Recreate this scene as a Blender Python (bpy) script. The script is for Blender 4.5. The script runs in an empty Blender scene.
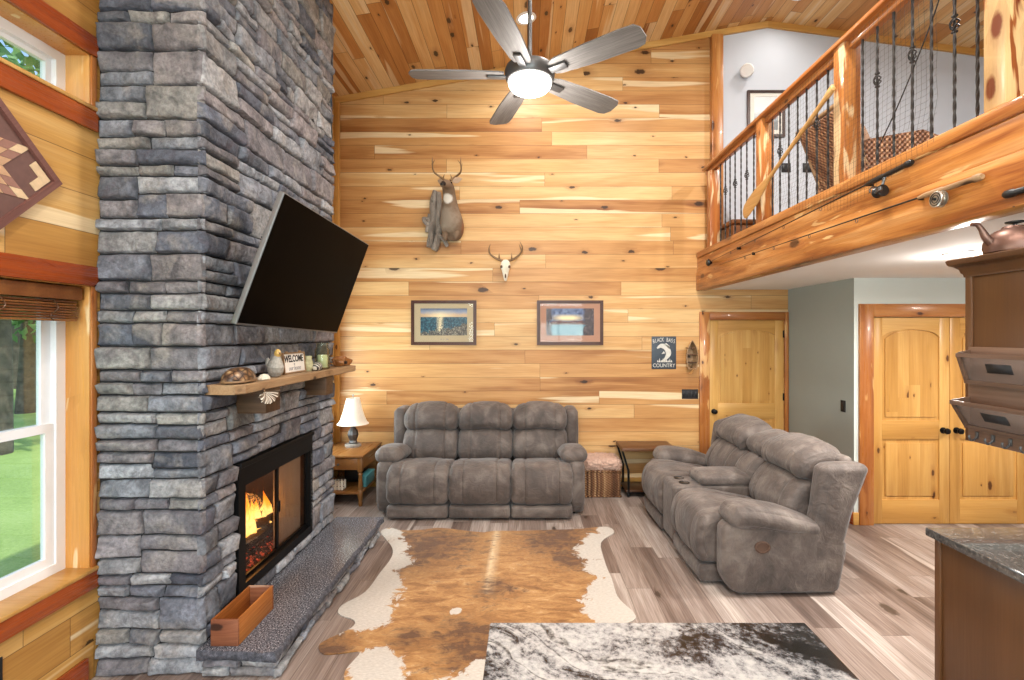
import bpy, bmesh, math, random
from mathutils import Vector, Matrix, noise
R = math.radians
PI = math.pi
rnd = random.Random(7)
C = bpy.context.scene.collection

# ------------------------------------------------------------------ mesh builder
def chain(o):
    m_ = Matrix.LocRotScale(o.location, o.rotation_euler, None)
    return chain(o.parent) @ m_ if o.parent else m_
class MB:
    def __init__(s):
        s.v = []; s.f = []; s.m = []; s.c = []
    def add(s, vs, fs, M=None, mi=0, col=None):
        b = len(s.v)
        if M is not None:
            vs = [M @ Vector(p) for p in vs]
        s.v.extend(tuple(p) for p in vs)
        s.f.extend(tuple(b + i for i in f) for f in fs)
        s.m.extend([mi] * len(fs))
        if col is None: s.c.extend([(1, 1, 1, 1)] * len(vs))
        elif isinstance(col, list): s.c.extend(col)
        else: s.c.extend([tuple(col) + (1,)] * len(vs))
        return s
    def box(s, lo, hi, r=0.0, k=1, M=None, mi=0, col=None):
        lo = Vector(lo); hi = Vector(hi)
        c = (lo + hi) / 2; d = hi - lo
        return s.rbox(c, d, r, k=k, M=M, mi=mi, col=col)
    def rbox(s, c, d, r=0.0, k=1, mid=1, bulge=(0, 0, 0), warp=None, M=None, mi=0, col=None):
        c = Vector(c); h = [abs(x) / 2 for x in d]
        r = min(r, min(h) * 0.999)
        ax = []
        for i in range(3):
            if r <= 0:
                a = [-h[i] + 2 * h[i] * j / mid for j in range(mid + 1)]
            else:
                e = [-h[i] + r * j / k for j in range(k)]
                m_ = [-(h[i] - r) + 2 * (h[i] - r) * j / mid for j in range(mid + 1)]
                a = e + m_ + [-x for x in reversed(e)]
            ax.append(a)
        key = {}; vs = []; fs = []
        def vert(p):
            q = (round(p[0], 6), round(p[1], 6), round(p[2], 6))
            if q in key: return key[q]
            P = Vector(p)
            if r > 0:
                inn = Vector([max(-(h[i] - r), min(h[i] - r, p[i])) for i in range(3)])
                n = P - inn
                if n.length > 1e-9: P = inn + n.normalized() * r
            t = [p[i] / h[i] if h[i] > 0 else 0 for i in range(3)]
            for i in range(3):
                if bulge[i]:
                    j, l = [q_ for q_ in range(3) if q_ != i]
                    P[i] += bulge[i] * t[i] * (1 - t[j] ** 2) * (1 - t[l] ** 2)
            P += c
            if warp: P = Vector(warp(P))
            key[q] = len(vs); vs.append(P)
            return key[q]
        for i in range(3):
            j, l = (i + 1) % 3, (i + 2) % 3
            for sg in (-1, 1):
                A, B = ax[j], ax[l]
                for a in range(len(A) - 1):
                    for b in range(len(B) - 1):
                        q = []
                        for (x, y) in ((a, b), (a + 1, b), (a + 1, b + 1), (a, b + 1)):
                            p = [0, 0, 0]; p[i] = sg * h[i]; p[j] = A[x]; p[l] = B[y]
                            q.append(vert(p))
                        if sg < 0: q.reverse()
                        if len(set(q)) == 4: fs.append(q)
        return s.add(vs, fs, M, mi, col)
    def tube(s, path, rad, n=8, mi=0, M=None, col=None, caps=True, flat=None, twist=0.0):
        path = [Vector(p) for p in path]
        if not hasattr(rad, '__len__'): rad = [rad] * len(path)
        vs = []; fs = []
        t0 = (path[1] - path[0]).normalized()
        up = Vector((0, 0, 1)) if abs(t0.z) < 0.9 else Vector((1, 0, 0))
        nx = t0.cross(up).normalized()
        for i, p in enumerate(path):
            if i == 0: t = t0
            elif i == len(path) - 1: t = (path[i] - path[i - 1]).normalized()
            else: t = (path[i + 1] - path[i - 1]).normalized()
            nx = (nx - t * nx.dot(t))
            nx = nx.normalized() if nx.length > 1e-6 else t.orthogonal().normalized()
            ny = t.cross(nx)
            ra = rad[i]
            rx, ry = (ra if hasattr(ra, '__len__') else (ra, ra))
            for a in range(n):
                th = 2 * PI * a / n + (PI / n if n == 4 else 0) + twist * i
                vs.append(p + nx * (math.cos(th) * rx) + ny * (math.sin(th) * ry))
        for i in range(len(path) - 1):
            for a in range(n):
                b = (a + 1) % n
                fs.append((i * n + a, i * n + b, (i + 1) * n + b, (i + 1) * n + a))
        if caps:
            fs.append(tuple(range(n - 1, -1, -1)))
            fs.append(tuple((len(path) - 1) * n + a for a in range(n)))
        return s.add(vs, fs, M, mi, col)
    def lathe(s, prof, n=24, c=(0, 0, 0), M=None, mi=0, col=None):
        vs = []; fs = []; rings = []
        for (r_, z) in prof:
            if r_ < 1e-6:
                rings.append([len(vs)]); vs.append(Vector((c[0], c[1], c[2] + z)))
            else:
                st = len(vs)
                for a in range(n):
                    th = 2 * PI * a / n
                    vs.append(Vector((c[0] + r_ * math.cos(th), c[1] + r_ * math.sin(th), c[2] + z)))
                rings.append(list(range(st, st + n)))
        for i in range(len(rings) - 1):
            A, B = rings[i], rings[i + 1]
            for a in range(n):
                b = (a + 1) % n
                if len(A) == 1 and len(B) > 1: fs.append((A[0], B[b], B[a]))
                elif len(B) == 1 and len(A) > 1: fs.append((A[a], A[b], B[0]))
                elif len(A) > 1: fs.append((A[a], A[b], B[b], B[a]))
        if len(rings[0]) > 1: fs.append(tuple(reversed(rings[0])))
        if len(rings[-1]) > 1: fs.append(tuple(rings[-1]))
        return s.add(vs, fs, M, mi, col)
    def prism(s, poly, t0, t1, plane='xy', M=None, mi=0, col=None, inset=0.0):
        # poly: 2D outline, extruded from t0 to t1 along the remaining axis
        def P(a, b, t):
            return {'xy': (a, b, t), 'xz': (a, t, b), 'yz': (t, a, b)}[plane]
        n = len(poly)
        cx = sum(p[0] for p in poly) / n; cy = sum(p[1] for p in poly) / n
        ar = sum(poly[i][0] * poly[(i + 1) % n][1] - poly[(i + 1) % n][0] * poly[i][1] for i in range(n))
        ccw = ar > 0
        if plane == 'xz': ccw = not ccw
        if t1 < t0: ccw = not ccw
        vs = [P(a, b, t0) for a, b in poly] + [P(a, b, t1) for a, b in poly]
        fs = []
        for i in range(n):
            j = (i + 1) % n
            q = (i, j, n + j, n + i)
            fs.append(q if ccw else tuple(reversed(q)))
        lo = tuple(range(n)); hi = tuple(range(n, 2 * n))
        fs.append(tuple(reversed(lo)) if ccw else lo)
        fs.append(hi if ccw else tuple(reversed(hi)))
        return s.add(vs, fs, M, mi, col)
    def rings(s, rings, closed=True, caps=True, mi=0, M=None, col=None):
        n = len(rings[0]); vs = [p for r_ in rings for p in r_]; fs = []
        for i in range(len(rings) - 1):
            for a in range(n if closed else n - 1):
                b = (a + 1) % n
                fs.append((i * n + a, i * n + b, (i + 1) * n + b, (i + 1) * n + a))
        if caps:
            fs.append(tuple(range(n - 1, -1, -1)))
            fs.append(tuple((len(rings) - 1) * n + a for a in range(n)))
        return s.add(vs, fs, M, mi, col)
    def spine(s, pts, n=16, mi=0, M=None):
        # pts: (center, rx, ry); rings perpendicular to the path, rx sideways (world x), ry the other way
        cs = [Vector(p[0]) for p in pts]; rg = []
        for i, (c, rx, ry) in enumerate(pts):
            t = (cs[min(i + 1, len(cs) - 1)] - cs[max(i - 1, 0)]).normalized()
            sx = (Vector((1, 0, 0)) - t * t.x).normalized(); sy = t.cross(sx)
            rg.append([cs[i] + sx * (rx * math.cos(2 * PI * a / n)) + sy * (ry * math.sin(2 * PI * a / n)) for a in range(n)])
        return s.rings(rg, mi=mi, M=M)
    def holed(s, axis, t0, t1, u0, u1, v0, v1, holes, mi=0):
        # a wall slab with rectangular openings; axis: 'x' (u=y,v=z), 'y' (u=x,v=z), 'z' (u=x,v=y)
        us = sorted(set([u0, u1] + [min(max(h[i], u0), u1) for h in holes for i in (0, 1)]))
        vs = sorted(set([v0, v1] + [min(max(h[i], v0), v1) for h in holes for i in (2, 3)]))
        def solid(i, j):
            if i < 0 or j < 0 or i >= len(us) - 1 or j >= len(vs) - 1: return False
            a = (us[i] + us[i + 1]) / 2; b = (vs[j] + vs[j + 1]) / 2
            return not any(h[0] < a < h[1] and h[2] < b < h[3] for h in holes)
        def P(t, a, b): return {'x': (t, a, b), 'y': (a, t, b), 'z': (a, b, t)}[axis]
        for i in range(len(us) - 1):
            for j in range(len(vs) - 1):
                if not solid(i, j): continue
                a0, a1, b0, b1 = us[i], us[i + 1], vs[j], vs[j + 1]
                q = [[P(t, a0, b0), P(t, a1, b0), P(t, a1, b1), P(t, a0, b1)] for t in (t0, t1)]
                s.add(q[0], [(0, 1, 2, 3)], mi=mi); s.add(q[1], [(3, 2, 1, 0)], mi=mi)
                for (di, dj, e) in ((-1, 0, (0, 3)), (1, 0, (1, 2)), (0, -1, (0, 1)), (0, 1, (3, 2))):
                    if not solid(i + di, j + dj):
                        s.add([q[0][e[0]], q[0][e[1]], q[1][e[1]], q[1][e[0]]], [(0, 1, 2, 3)], mi=mi)
        return s
    def build(s, name, mat, parent=None, at=None, world=False, sharp=40, attr=False, subsurf=0, fix=True):
        me = bpy.data.meshes.new(name)
        vs = s.v
        if at is not None:
            a = Vector(at); vs = [Vector(p) - a for p in vs]
        if world and parent is not None:
            I = chain(parent).inverted()
            vs = [I @ Vector(p) for p in vs]
        me.from_pydata([tuple(p) for p in vs], [], s.f)
        mats = mat if isinstance(mat, (list, tuple)) else [mat]
        for m_ in mats: me.materials.append(m_)
        me.polygons.foreach_set('material_index', s.m)
        if attr:
            ca = me.color_attributes.new('tint', 'FLOAT_COLOR', 'POINT')
            ca.data.foreach_set('color', [x for c_ in s.c for x in c_])
        if fix:
            bm = bmesh.new(); bm.from_mesh(me)
            bmesh.ops.recalc_face_normals(bm, faces=bm.faces)
            bm.to_mesh(me); bm.free()
        if sharp:
            me.shade_smooth(); me.set_sharp_from_angle(angle=R(sharp))
        me.update()
        o = bpy.data.objects.new(name, me); C.objects.link(o)
        if at is not None: o.location = at
        if parent is not None: o.parent = parent
        if subsurf:
            md = o.modifiers.new('Subdivision', 'SUBSURF'); md.levels = subsurf; md.render_levels = subsurf
        return o

def tag(o, label, cat, group=None, kind=None):
    o['label'] = label; o['category'] = cat
    if group: o['group'] = group
    if kind: o['kind'] = kind
    return o
def thing(name, label, cat, loc=(0, 0, 0), rotz=0.0, group=None):
    o = bpy.data.objects.new(name, None); C.objects.link(o)
    o.empty_display_size = 0.1
    o.location = loc; o.rotation_euler = (0, 0, rotz)
    return tag(o, label, cat, group)
def struct(o, label=None):
    o['kind'] = 'structure'
    if label: o['label'] = label
    return o
def room(name, label=None):
    o = bpy.data.objects.new(name, None); C.objects.link(o)
    return struct(o, label)
def copy_tree(o, parent=None):
    c = o.copy(); C.objects.link(c)
    if parent is not None: c.parent = parent
    for ch in list(o.children): copy_tree(ch, c)
    return c
def text(name, body, size, mat, parent, loc, rot, extrude=0.0008, sx=1.0, spacing=1.0, shear=0.0, bold=0.0):
    cu = bpy.data.curves.new(name, 'FONT'); cu.body = body; cu.size = size; cu.extrude = extrude
    cu.align_x = 'CENTER'; cu.align_y = 'CENTER'; cu.space_character = spacing
    cu.resolution_u = 3
    cu.materials.append(mat)
    cu.shear = shear; cu.offset = bold
    tmp = bpy.data.objects.new(name, cu); C.objects.link(tmp)
    dg = bpy.context.evaluated_depsgraph_get()
    me = bpy.data.meshes.new_from_object(tmp.evaluated_get(dg)); bpy.data.objects.remove(tmp)
    me.transform(Matrix.Diagonal((sx, 1, 1, 1)))
    o = bpy.data.objects.new(name, me); C.objects.link(o)
    o.location = loc; o.rotation_euler = rot; o.parent = parent
    return o
def T(x=0, y=0, z=0): return Matrix.Translation((x, y, z))
def RX(a): return Matrix.Rotation(R(a), 4, 'X')
def RY(a): return Matrix.Rotation(R(a), 4, 'Y')
def RZ(a): return Matrix.Rotation(R(a), 4, 'Z')
def bez(pts, n=12):
    # Catmull-Rom through pts
    P = [Vector(p) for p in pts]; out = []
    P = [P[0] * 2 - P[1]] + P + [P[-1] * 2 - P[-2]]
    for i in range(1, len(P) - 2):
        for j in range(n):
            t = j / n
            a, b, c, d = P[i - 1], P[i], P[i + 1], P[i + 2]
            out.append(0.5 * ((2 * b) + (c - a) * t + (2 * a - 5 * b + 4 * c - d) * t * t + (3 * b - a - 3 * c + d) * t ** 3))
    out.append(P[-2]); return out
def lerp_list(vals, n):
    out = []
    for i in range(n):
        t = i / (n - 1) * (len(vals) - 1); k = min(int(t), len(vals) - 2); f = t - k
        out.append(vals[k] * (1 - f) + vals[k + 1] * f)
    return out
# ------------------------------------------------------------------ materials
def srgb(h):
    if isinstance(h, str):
        h = h.lstrip('#'); v = [int(h[i:i + 2], 16) / 255 for i in (0, 2, 4)]
    else: v = list(h)
    return tuple(x / 12.92 if x <= 0.04045 else ((x + 0.055) / 1.055) ** 2.4 for x in v) + (1.0,)
class NT:
    def __init__(s, name):
        s.mat = bpy.data.materials.new(name); s.mat.use_nodes = True
        s.t = s.mat.node_tree; s.t.nodes.clear()
        s.out = s.t.nodes.new('ShaderNodeOutputMaterial')
        s._tc = None
    def n(s, typ, **kw):
        nd = s.t.nodes.new(typ)
        for k, v in kw.items(): setattr(nd, k, v)
        return nd
    def put(s, sock, val):
        if val is None: return
        if hasattr(val, 'is_output'): s.t.links.new(val, sock)
        else:
            if sock.type == 'RGBA' and isinstance(val, str): val = srgb(val)
            sock.default_value = val
    def coords(s, kind='Object'):
        if s._tc is None: s._tc = s.n('ShaderNodeTexCoord')
        return s._tc.outputs[kind]
    def math(s, op, a, b=None, c=None, clamp=False):
        nd = s.n('ShaderNodeMath', operation=op, use_clamp=clamp)
        s.put(nd.inputs[0], a); s.put(nd.inputs[1], b); s.put(nd.inputs[2], c)
        return nd.outputs[0]
    def vmath(s, op, a, b=None, scale=None):
        nd = s.n('ShaderNodeVectorMath', operation=op)
        s.put(nd.inputs[0], a); s.put(nd.inputs[1], b)
        if scale is not None: s.put(nd.inputs['Scale'], scale)
        return nd.outputs['Value'] if op in ('LENGTH', 'DISTANCE', 'DOT_PRODUCT') else nd.outputs[0]
    def sep(s, v):
        nd = s.n('ShaderNodeSeparateXYZ'); s.put(nd.inputs[0], v); return nd.outputs
    def comb(s, x=0.0, y=0.0, z=0.0):
        nd = s.n('ShaderNodeCombineXYZ')
        for i, a in enumerate((x, y, z)): s.put(nd.inputs[i], a)
        return nd.outputs[0]
    def noise(s, vec, scale=5.0, detail=3.0, rough=0.55, dist=0.0, color=False):
        nd = s.n('ShaderNodeTexNoise'); s.put(nd.inputs['Vector'], vec)
        nd.inputs['Scale'].default_value = scale; nd.inputs['Detail'].default_value = detail
        nd.inputs['Roughness'].default_value = rough; nd.inputs['Distortion'].default_value = dist
        return nd.outputs['Color' if color else 'Fac']
    def voro(s, vec, scale=5.0, feature='F1', rand=1.0):
        nd = s.n('ShaderNodeTexVoronoi', feature=feature); s.put(nd.inputs['Vector'], vec)
        nd.inputs['Scale'].default_value = scale; nd.inputs['Randomness'].default_value = rand
        return nd.outputs
    def white(s, v, dim='3D'):
        nd = s.n('ShaderNodeTexWhiteNoise', noise_dimensions=dim)
        s.put(nd.inputs['W' if dim == '1D' else 'Vector'], v); return nd.outputs
    def rng(s, v, a, b, c=0.0, d=1.0, smooth=False):
        nd = s.n('ShaderNodeMapRange'); nd.clamp = True
        if smooth: nd.interpolation_type = 'SMOOTHSTEP'
        s.put(nd.inputs['Value'], v)
        for nm, x in (('From Min', a), ('From Max', b), ('To Min', c), ('To Max', d)): s.put(nd.inputs[nm], x)
        return nd.outputs['Result']
    def ramp(s, fac, stops, interp='LINEAR'):
        nd = s.n('ShaderNodeValToRGB'); nd.color_ramp.interpolation = interp
        e = nd.color_ramp.elements
        while len(e) < len(stops): e.new(0.5)
        for i, (p, c) in enumerate(stops):
            e[i].position = p; e[i].color = srgb(c) if isinstance(c, str) else tuple(c)
        s.put(nd.inputs[0], fac); return nd.outputs[0]
    def mix(s, fac, a, b, mode='MIX'):
        nd = s.n('ShaderNodeMix', data_type='RGBA', blend_type=mode)
        s.put(nd.inputs[0], fac); s.put(nd.inputs[6], a); s.put(nd.inputs[7], b)
        return nd.outputs[2]
    def bump(s, h, strength=0.3, dist=0.01, normal=None):
        nd = s.n('ShaderNodeBump'); s.put(nd.inputs['Height'], h)
        nd.inputs['Strength'].default_value = strength; nd.inputs['Distance'].default_value = dist
        s.put(nd.inputs['Normal'], normal); return nd.outputs[0]
    def bsdf(s, color='#808080', rough=0.6, metal=0.0, spec=0.5, normal=None, **kw):
        nd = s.n('ShaderNodeBsdfPrincipled')
        s.put(nd.inputs['Base Color'], color); s.put(nd.inputs['Roughness'], rough)
        s.put(nd.inputs['Metallic'], metal); s.put(nd.inputs['Specular IOR Level'], spec)
        s.put(nd.inputs['Normal'], normal)
        for k, v in kw.items(): s.put(nd.inputs[k.replace('_', ' ')], v)
        s.t.links.new(nd.outputs[0], s.out.inputs[0]); return nd
    def surf(s, sh): s.t.links.new(sh, s.out.inputs[0]); return s.mat

def plain(name, color, rough=0.5, metal=0.0, spec=0.5, var=0.12, scale=12.0, bump=0.0, **kw):
    n = NT(name); v = n.coords()
    f = n.noise(v, scale, 4)
    c = n.mix(n.rng(f, 0.3, 0.7, 0, var), color, '#000000')
    nm = n.bump(n.noise(v, scale * 4, 4), bump, 0.004) if bump else None
    n.bsdf(c, rough, metal, spec, nm, **kw); return n.mat

def wood(name, u, v, stops, w=None, L=2.4, gap=0.0022, spread=0.55, streak=0.45, knot='#2a1408', kden=1.6, ksize=0.035,
         halo='#8a4a18', grain=0.25, rough=0.4, gs=1.0, gapcol='#3a2008', sap=None, sapamt=0.0, bump=0.25, spec=0.4, kfrac=0.6, coat=0.0):
    """u = axis the grain runs along, v = axis across; w/L = board width/length or None for one piece"""
    n = NT(name); o = n.sep(n.coords()); t = 3 - u - v
    U, V, W = o[u], o[v], o[t]
    if w:
        row = n.math('FLOOR', n.math('DIVIDE', V, w))
        r1 = n.white(row, '1D')['Value']
        sU = n.math('ADD', n.math('DIVIDE', U, L), n.math('MULTIPLY', r1, 13.7))
        colm = n.math('FLOOR', sU)
        wn = n.white(n.comb(row, colm, 3.0)); seed = wn['Value']; cs = n.sep(wn['Color'])
        seed2 = cs[1]
        fv = n.math('FRACT', n.math('DIVIDE', V, w)); fu = n.math('FRACT', sU)
        ev = n.math('MULTIPLY', n.math('MINIMUM', fv, n.math('SUBTRACT', 1.0, fv)), w)
        eu = n.math('MULTIPLY', n.math('MINIMUM', fu, n.math('SUBTRACT', 1.0, fu)), L)
        edge = n.rng(n.math('MINIMUM', ev, eu), gap * 0.4, gap, 1.0, 0.0)
    else:
        oi = n.n('ShaderNodeObjectInfo'); seed = oi.outputs['Random']
        seed2 = n.math('FRACT', n.math('MULTIPLY', seed, 7.31)); edge = None
    off = n.math('MULTIPLY', seed, 41.0)
    # knots
    kv = n.comb(n.math('ADD', n.math('MULTIPLY', U, kden), off), n.math('MULTIPLY', V, kden * 2.2), n.math('ADD', n.math('MULTIPLY', W, kden * 2.2), n.math('MULTIPLY', seed2, 9.0)))
    wob = n.noise(n.coords(), 30, 4, 0.7)
    vo = n.voro(kv, 1.0)
    if w:
        vo[0].node.voronoi_dimensions = '2D'
        n.put(vo[0].node.inputs['Vector'], n.comb(n.math('ADD', n.math('MULTIPLY', U, kden), off), n.math('MULTIPLY', V, kden * 2.2), 0.0))
        vo = vo[0].node.outputs
    vc = n.sep(vo['Color'])
    d = n.math('ADD', vo['Distance'], n.math('MULTIPLY', n.math('SUBTRACT', wob, 0.5), 0.12))
    has = n.math('LESS_THAN', vc[0], kfrac)
    kr = n.math('MULTIPLY', n.math('MULTIPLY_ADD', n.math('POWER', vc[1], 2.5), 1.3, 0.35), ksize * kden * 1.6)
    kd = n.math('DIVIDE', d, kr)
    kmask = n.math('MULTIPLY', n.rng(kd, 0.75, 1.15, 1, 0), has)
    hmask = n.math('MULTIPLY', n.rng(kd, 0.9, 3.0, 0.6, 0), has)
    # grain bends round the knots
    Vb = n.math('ADD', V, n.math('MULTIPLY', hmask, 0.03))
    p1 = n.comb(n.math('MULTIPLY_ADD', U, 0.7 * gs, off), n.math('MULTIPLY_ADD', Vb, 9.0 * gs, n.math('MULTIPLY', seed2, 23.0)), n.math('MULTIPLY', W, 9.0 * gs))
    n1 = n.noise(p1, 1.0, 3, 0.55, 0.5)
    p2 = n.comb(n.math('MULTIPLY_ADD', U, 3.0 * gs, off), n.math('MULTIPLY', Vb, 95.0 * gs), n.math('MULTIPLY', W, 95.0 * gs))
    n2 = n.noise(p2, 1.0, 3, 0.6, 0.3)
    fac = n.math('ADD', n.math('MULTIPLY', seed, spread), n.math('MULTIPLY', n.rng(n1, 0.25, 0.75), streak))
    col = n.ramp(fac, stops)
    if sap:
        fu, fv = (0.28, 5.0) if w else (1.5, 9.0)
        p3 = n.comb(n.math('MULTIPLY_ADD', U, fu * gs, off), n.math('MULTIPLY', Vb, fv * gs), n.math('MULTIPLY_ADD', W, fv * gs, 4.0))
        n3 = n.noise(p3, 1.0, 3, 0.5, 0.3)
        thr = 0.68 - sapamt * 0.3
        col = n.mix(n.math('MULTIPLY', n.rng(n3, thr, thr + 0.03), 0.85), col, sap)
    g = n.rng(n2, 0.3, 0.75, 0.0, grain)
    col = n.mix(g, col, halo, 'MULTIPLY')
    col = n.mix(n.math('MULTIPLY', hmask, 0.55), col, halo, 'MULTIPLY')
    col = n.mix(n.math('MULTIPLY', kmask, 0.9), col, knot)
    if edge is not None: col = n.mix(n.math('MULTIPLY', edge, 0.8), col, gapcol)
    h = n.math('MULTIPLY', n2, 0.25)
    if edge is not None: h = n.math('SUBTRACT', h, edge)
    nm = n.bump(h, bump, 0.003)
    n.bsdf(col, n.rng(n2, 0.3, 0.7, rough - 0.06, rough + 0.08), 0, spec, nm, Coat_Weight=coat)
    return n.mat

HICK = [(0.0, '#7c4d26'), (0.14, '#a06a38'), (0.32, '#bc8850'), (0.6, '#cf9f64'), (1.0, '#e3c088')]
wall_kw = dict(w=0.167, L=2.6, knot='#2b170c', kden=1.7, ksize=0.026, halo='#9a6a40', sap='#ecd6ac', sapamt=0.26, rough=0.42, grain=0.3, spread=0.62, streak=0.5, kfrac=0.5)
M = {}
M['wall_y'] = wood('hickory_boards', 0, 2, HICK, **wall_kw)
LEFTW = [(0.0, '#8a5a26'), (0.3, '#b07d3c'), (0.65, '#c89850'), (1.0, '#dcb678')]
lw = dict(wall_kw); lw.update(w=0.2, ksize=0.035, kden=1.1)
M['wall_x'] = wood('hickory_boards_side', 1, 2, LEFTW, **lw)
CEIL = [(0.0, '#8a5426'), (0.25, '#b1763c'), (0.5, '#c98f50'), (0.75, '#d9aa6c'), (1.0, '#e8c894')]
M['ceil'] = wood('ceiling_boards', 1, 0, CEIL, w=0.135, L=2.2, kden=1.8, ksize=0.022, halo='#9a5f2c', sap='#e6cba0', sapamt=0.3, rough=0.4, gap=0.003, grain=0.3, knot='#2b170c', spread=0.85, streak=0.3)
CED = [(0.0, '#84491f'), (0.35, '#a9662f'), (0.7, '#c08448'), (1.0, '#d6a468')]
def cedar(nm, u, v, **k):
    d = dict(kden=3.2, ksize=0.042, halo='#b08048', knot='#3a1709', rough=0.3, grain=0.32, gs=1.2, spread=0.25, streak=0.7, spec=0.5, kfrac=0.7, coat=0.15); d.update(k)
    return wood(nm, u, v, CED, **d)
M['ced_x'] = cedar('cedar_along_width', 0, 2); M['ced_y'] = cedar('cedar_along_depth', 1, 2); M['ced_z'] = cedar('cedar_upright', 2, 0, sap='#dcae70', sapamt=0.12)
CED2 = [(0.0, '#8a3c16'), (0.4, '#a84e1e'), (1.0, '#c26a2c')]
M['bigpost'] = wood('cream_and_red_post', 2, 0, [(0.0, '#7c3c1c'), (0.6, '#9a5a2c'), (1.0, '#b8743c')], kden=4.5, ksize=0.045, rough=0.3, grain=0.25, sap='#e2c08a', sapamt=0.9, knot='#6a2a18', kfrac=0.8, coat=0.1)
M['redtrim_y'] = wood('red_cedar_trim', 1, 2, CED2, kden=3.5, ksize=0.05, knot='#2f120a', halo='#7a3010', rough=0.25, grain=0.3, kfrac=0.7, coat=0.2)
M['beam'] = wood('cedar_beam', 1, 2, [(0.0, '#5f3012'), (0.28, '#9a5a26'), (0.6, '#c68644'), (1.0, '#e2b074')], kden=3.0, ksize=0.034, halo='#a85c24', knot='#3c180a', rough=0.32, grain=0.45, gs=1.7, spread=0.2, streak=0.9, sap='#ecc88c', sapamt=0.1, coat=0.15)
M['post'] = wood('post_cedar', 2, 0, [(0.0, '#84461f'), (0.5, '#a8622e'), (1.0, '#cf9050')], kden=4.0, ksize=0.028, rough=0.3, grain=0.35, sap='#e8cda0', sapamt=0.5, knot='#4a1a0c', kfrac=0.75, coat=0.15)
PINE = [(0.0, '#ae7c3a'), (0.4, '#c79650'), (0.75, '#d6aa64'), (1.0, '#e2be80')]
pk = dict(kden=3.4, ksize=0.02, halo='#b57a34', knot='#4a2410', rough=0.32, grain=0.25, spread=0.3, streak=0.6, kfrac=0.33)
M['pine_z'] = wood('knotty_pine_upright', 2, 0, PINE, **pk); M['pine_x'] = wood('knotty_pine_across', 0, 2, PINE, **pk)
M['pine_zb'] = wood('knotty_pine_staves', 2, 0, PINE, w=0.11, L=6.0, gap=0.0012, gapcol='#b88040', **pk)
M['jamb'] = wood('light_pine_jamb', 2, 1, [(0, '#b9772f'), (0.5, '#d59a52'), (1, '#ecc78a')], kden=2.5, rough=0.3, grain=0.25, sap='#f0d8a8', sapamt=0.2)
FLOORP = [(0.0, '#4e423d'), (0.25, '#74645c'), (0.55, '#95857c'), (0.85, '#ab9e96'), (1.0, '#bfb4ac')]
M['floor'] = wood('weathered_plank_floor', 1, 0, FLOORP, w=0.182, L=1.22, gap=0.0022, gapcol='#4a3d34', knot='#3f332b', halo='#8c7463', kden=1.3, ksize=0.03, rough=0.36, grain=0.7, gs=1.0, spread=0.62, streak=0.6, sap='#c6bbb2', sapamt=0.12, bump=0.15, kfrac=0.3)
M['brownwood'] = wood('walnut_brown', 0, 1, [(0, '#5a3218'), (0.5, '#7d4a24'), (1, '#a06a38')], kden=2, ksize=0.01, rough=0.35, grain=0.3, knot='#3a1d0c', halo='#6a3a18')
M['oak_z'] = wood('oak_upright', 2, 0, [(0, '#5e3a1a'), (0.5, '#7d5228'), (1, '#9a6c38')], kden=2, ksize=0.006, rough=0.35, grain=0.35, halo='#7a4a20')
M['oak_y'] = wood('oak_top', 1, 0, [(0, '#6a4220'), (0.5, '#8c5e30'), (1, '#a87a44')], kden=2, ksize=0.008, rough=0.3, grain=0.35, halo='#7a4a20')
M['mantel'] = wood('mantel_timber', 1, 2, [(0, '#84684c'), (0.5, '#a3835f'), (1, '#b99b78')], kden=7, ksize=0.03, rough=0.55, grain=0.4, knot='#2f1c10', halo='#7c5632', kfrac=0.55)
M['corbel'] = wood('corbel_timber', 0, 2, [(0, '#3c2a1e'), (0.5, '#63492f'), (1, '#86684a')], kden=4, ksize=0.02, rough=0.6, grain=0.4, halo='#5a3a20')
M['box'] = wood('planter_wood', 1, 2, [(0, '#8a4a1c'), (0.5, '#ad6a2e'), (1, '#c98a4a')], kden=4, ksize=0.012, rough=0.5, grain=0.5, halo='#6a3614')
M['boxend'] = wood('planter_end_wood', 0, 2, [(0, '#6a3a24'), (0.5, '#8a5236'), (1, '#a06a48')], kden=4, ksize=0.02, rough=0.6, grain=0.5, sap='#c9a890', sapamt=0.0)
M['cab'] = wood('cabinet_maple', 2, 1, [(0, '#4c301a'), (0.5, '#5a3b21'), (1, '#674528')], kden=1, ksize=0.002, rough=0.35, grain=0.15, kfrac=0.1, halo='#7a4a22')
M['taupewood'] = wood('taupe_wood', 1, 2, [(0, '#483428'), (0.5, '#634a3a'), (1, '#7b6050')], kden=2, ksize=0.01, rough=0.5, grain=0.35, halo='#5d4030', kfrac=0.3)
M['paddle'] = wood('paddle_wood', 1, 2, [(0, '#9a6c34'), (0.5, '#b98a4e'), (1, '#cda368')], kden=1, ksize=0.004, rough=0.4, grain=0.3, kfrac=0.1)
M['blade'] = wood('grey_washed_blade', 0, 1, [(0, '#565250'), (0.5, '#76726f'), (1, '#918d89')], kden=1, ksize=0.004, rough=0.5, grain=0.55, knot='#5a5550', halo='#605a56', kfrac=0.2, gs=2.2)
M['darkframe'] = wood('dark_frame_wood', 0, 2, [(0, '#2f1810'), (0.5, '#46271a'), (1, '#5a3424')], kden=2, ksize=0.004, rough=0.35, grain=0.3)
M['purpleframe'] = wood('plum_frame_wood', 1, 2, [(0, '#5b3a34'), (0.5, '#744c44'), (1, '#8a6056')], kden=2, ksize=0.004, rough=0.45, grain=0.3)
M['drift'] = wood('driftwood', 2, 0, [(0, '#6a6056'), (0.5, '#9c9186'), (1, '#c4baac')], kden=6, ksize=0.02, rough=0.85, grain=0.8, gs=2.0, bump=0.8, knot='#2f2822', halo='#5a5048')
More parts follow.
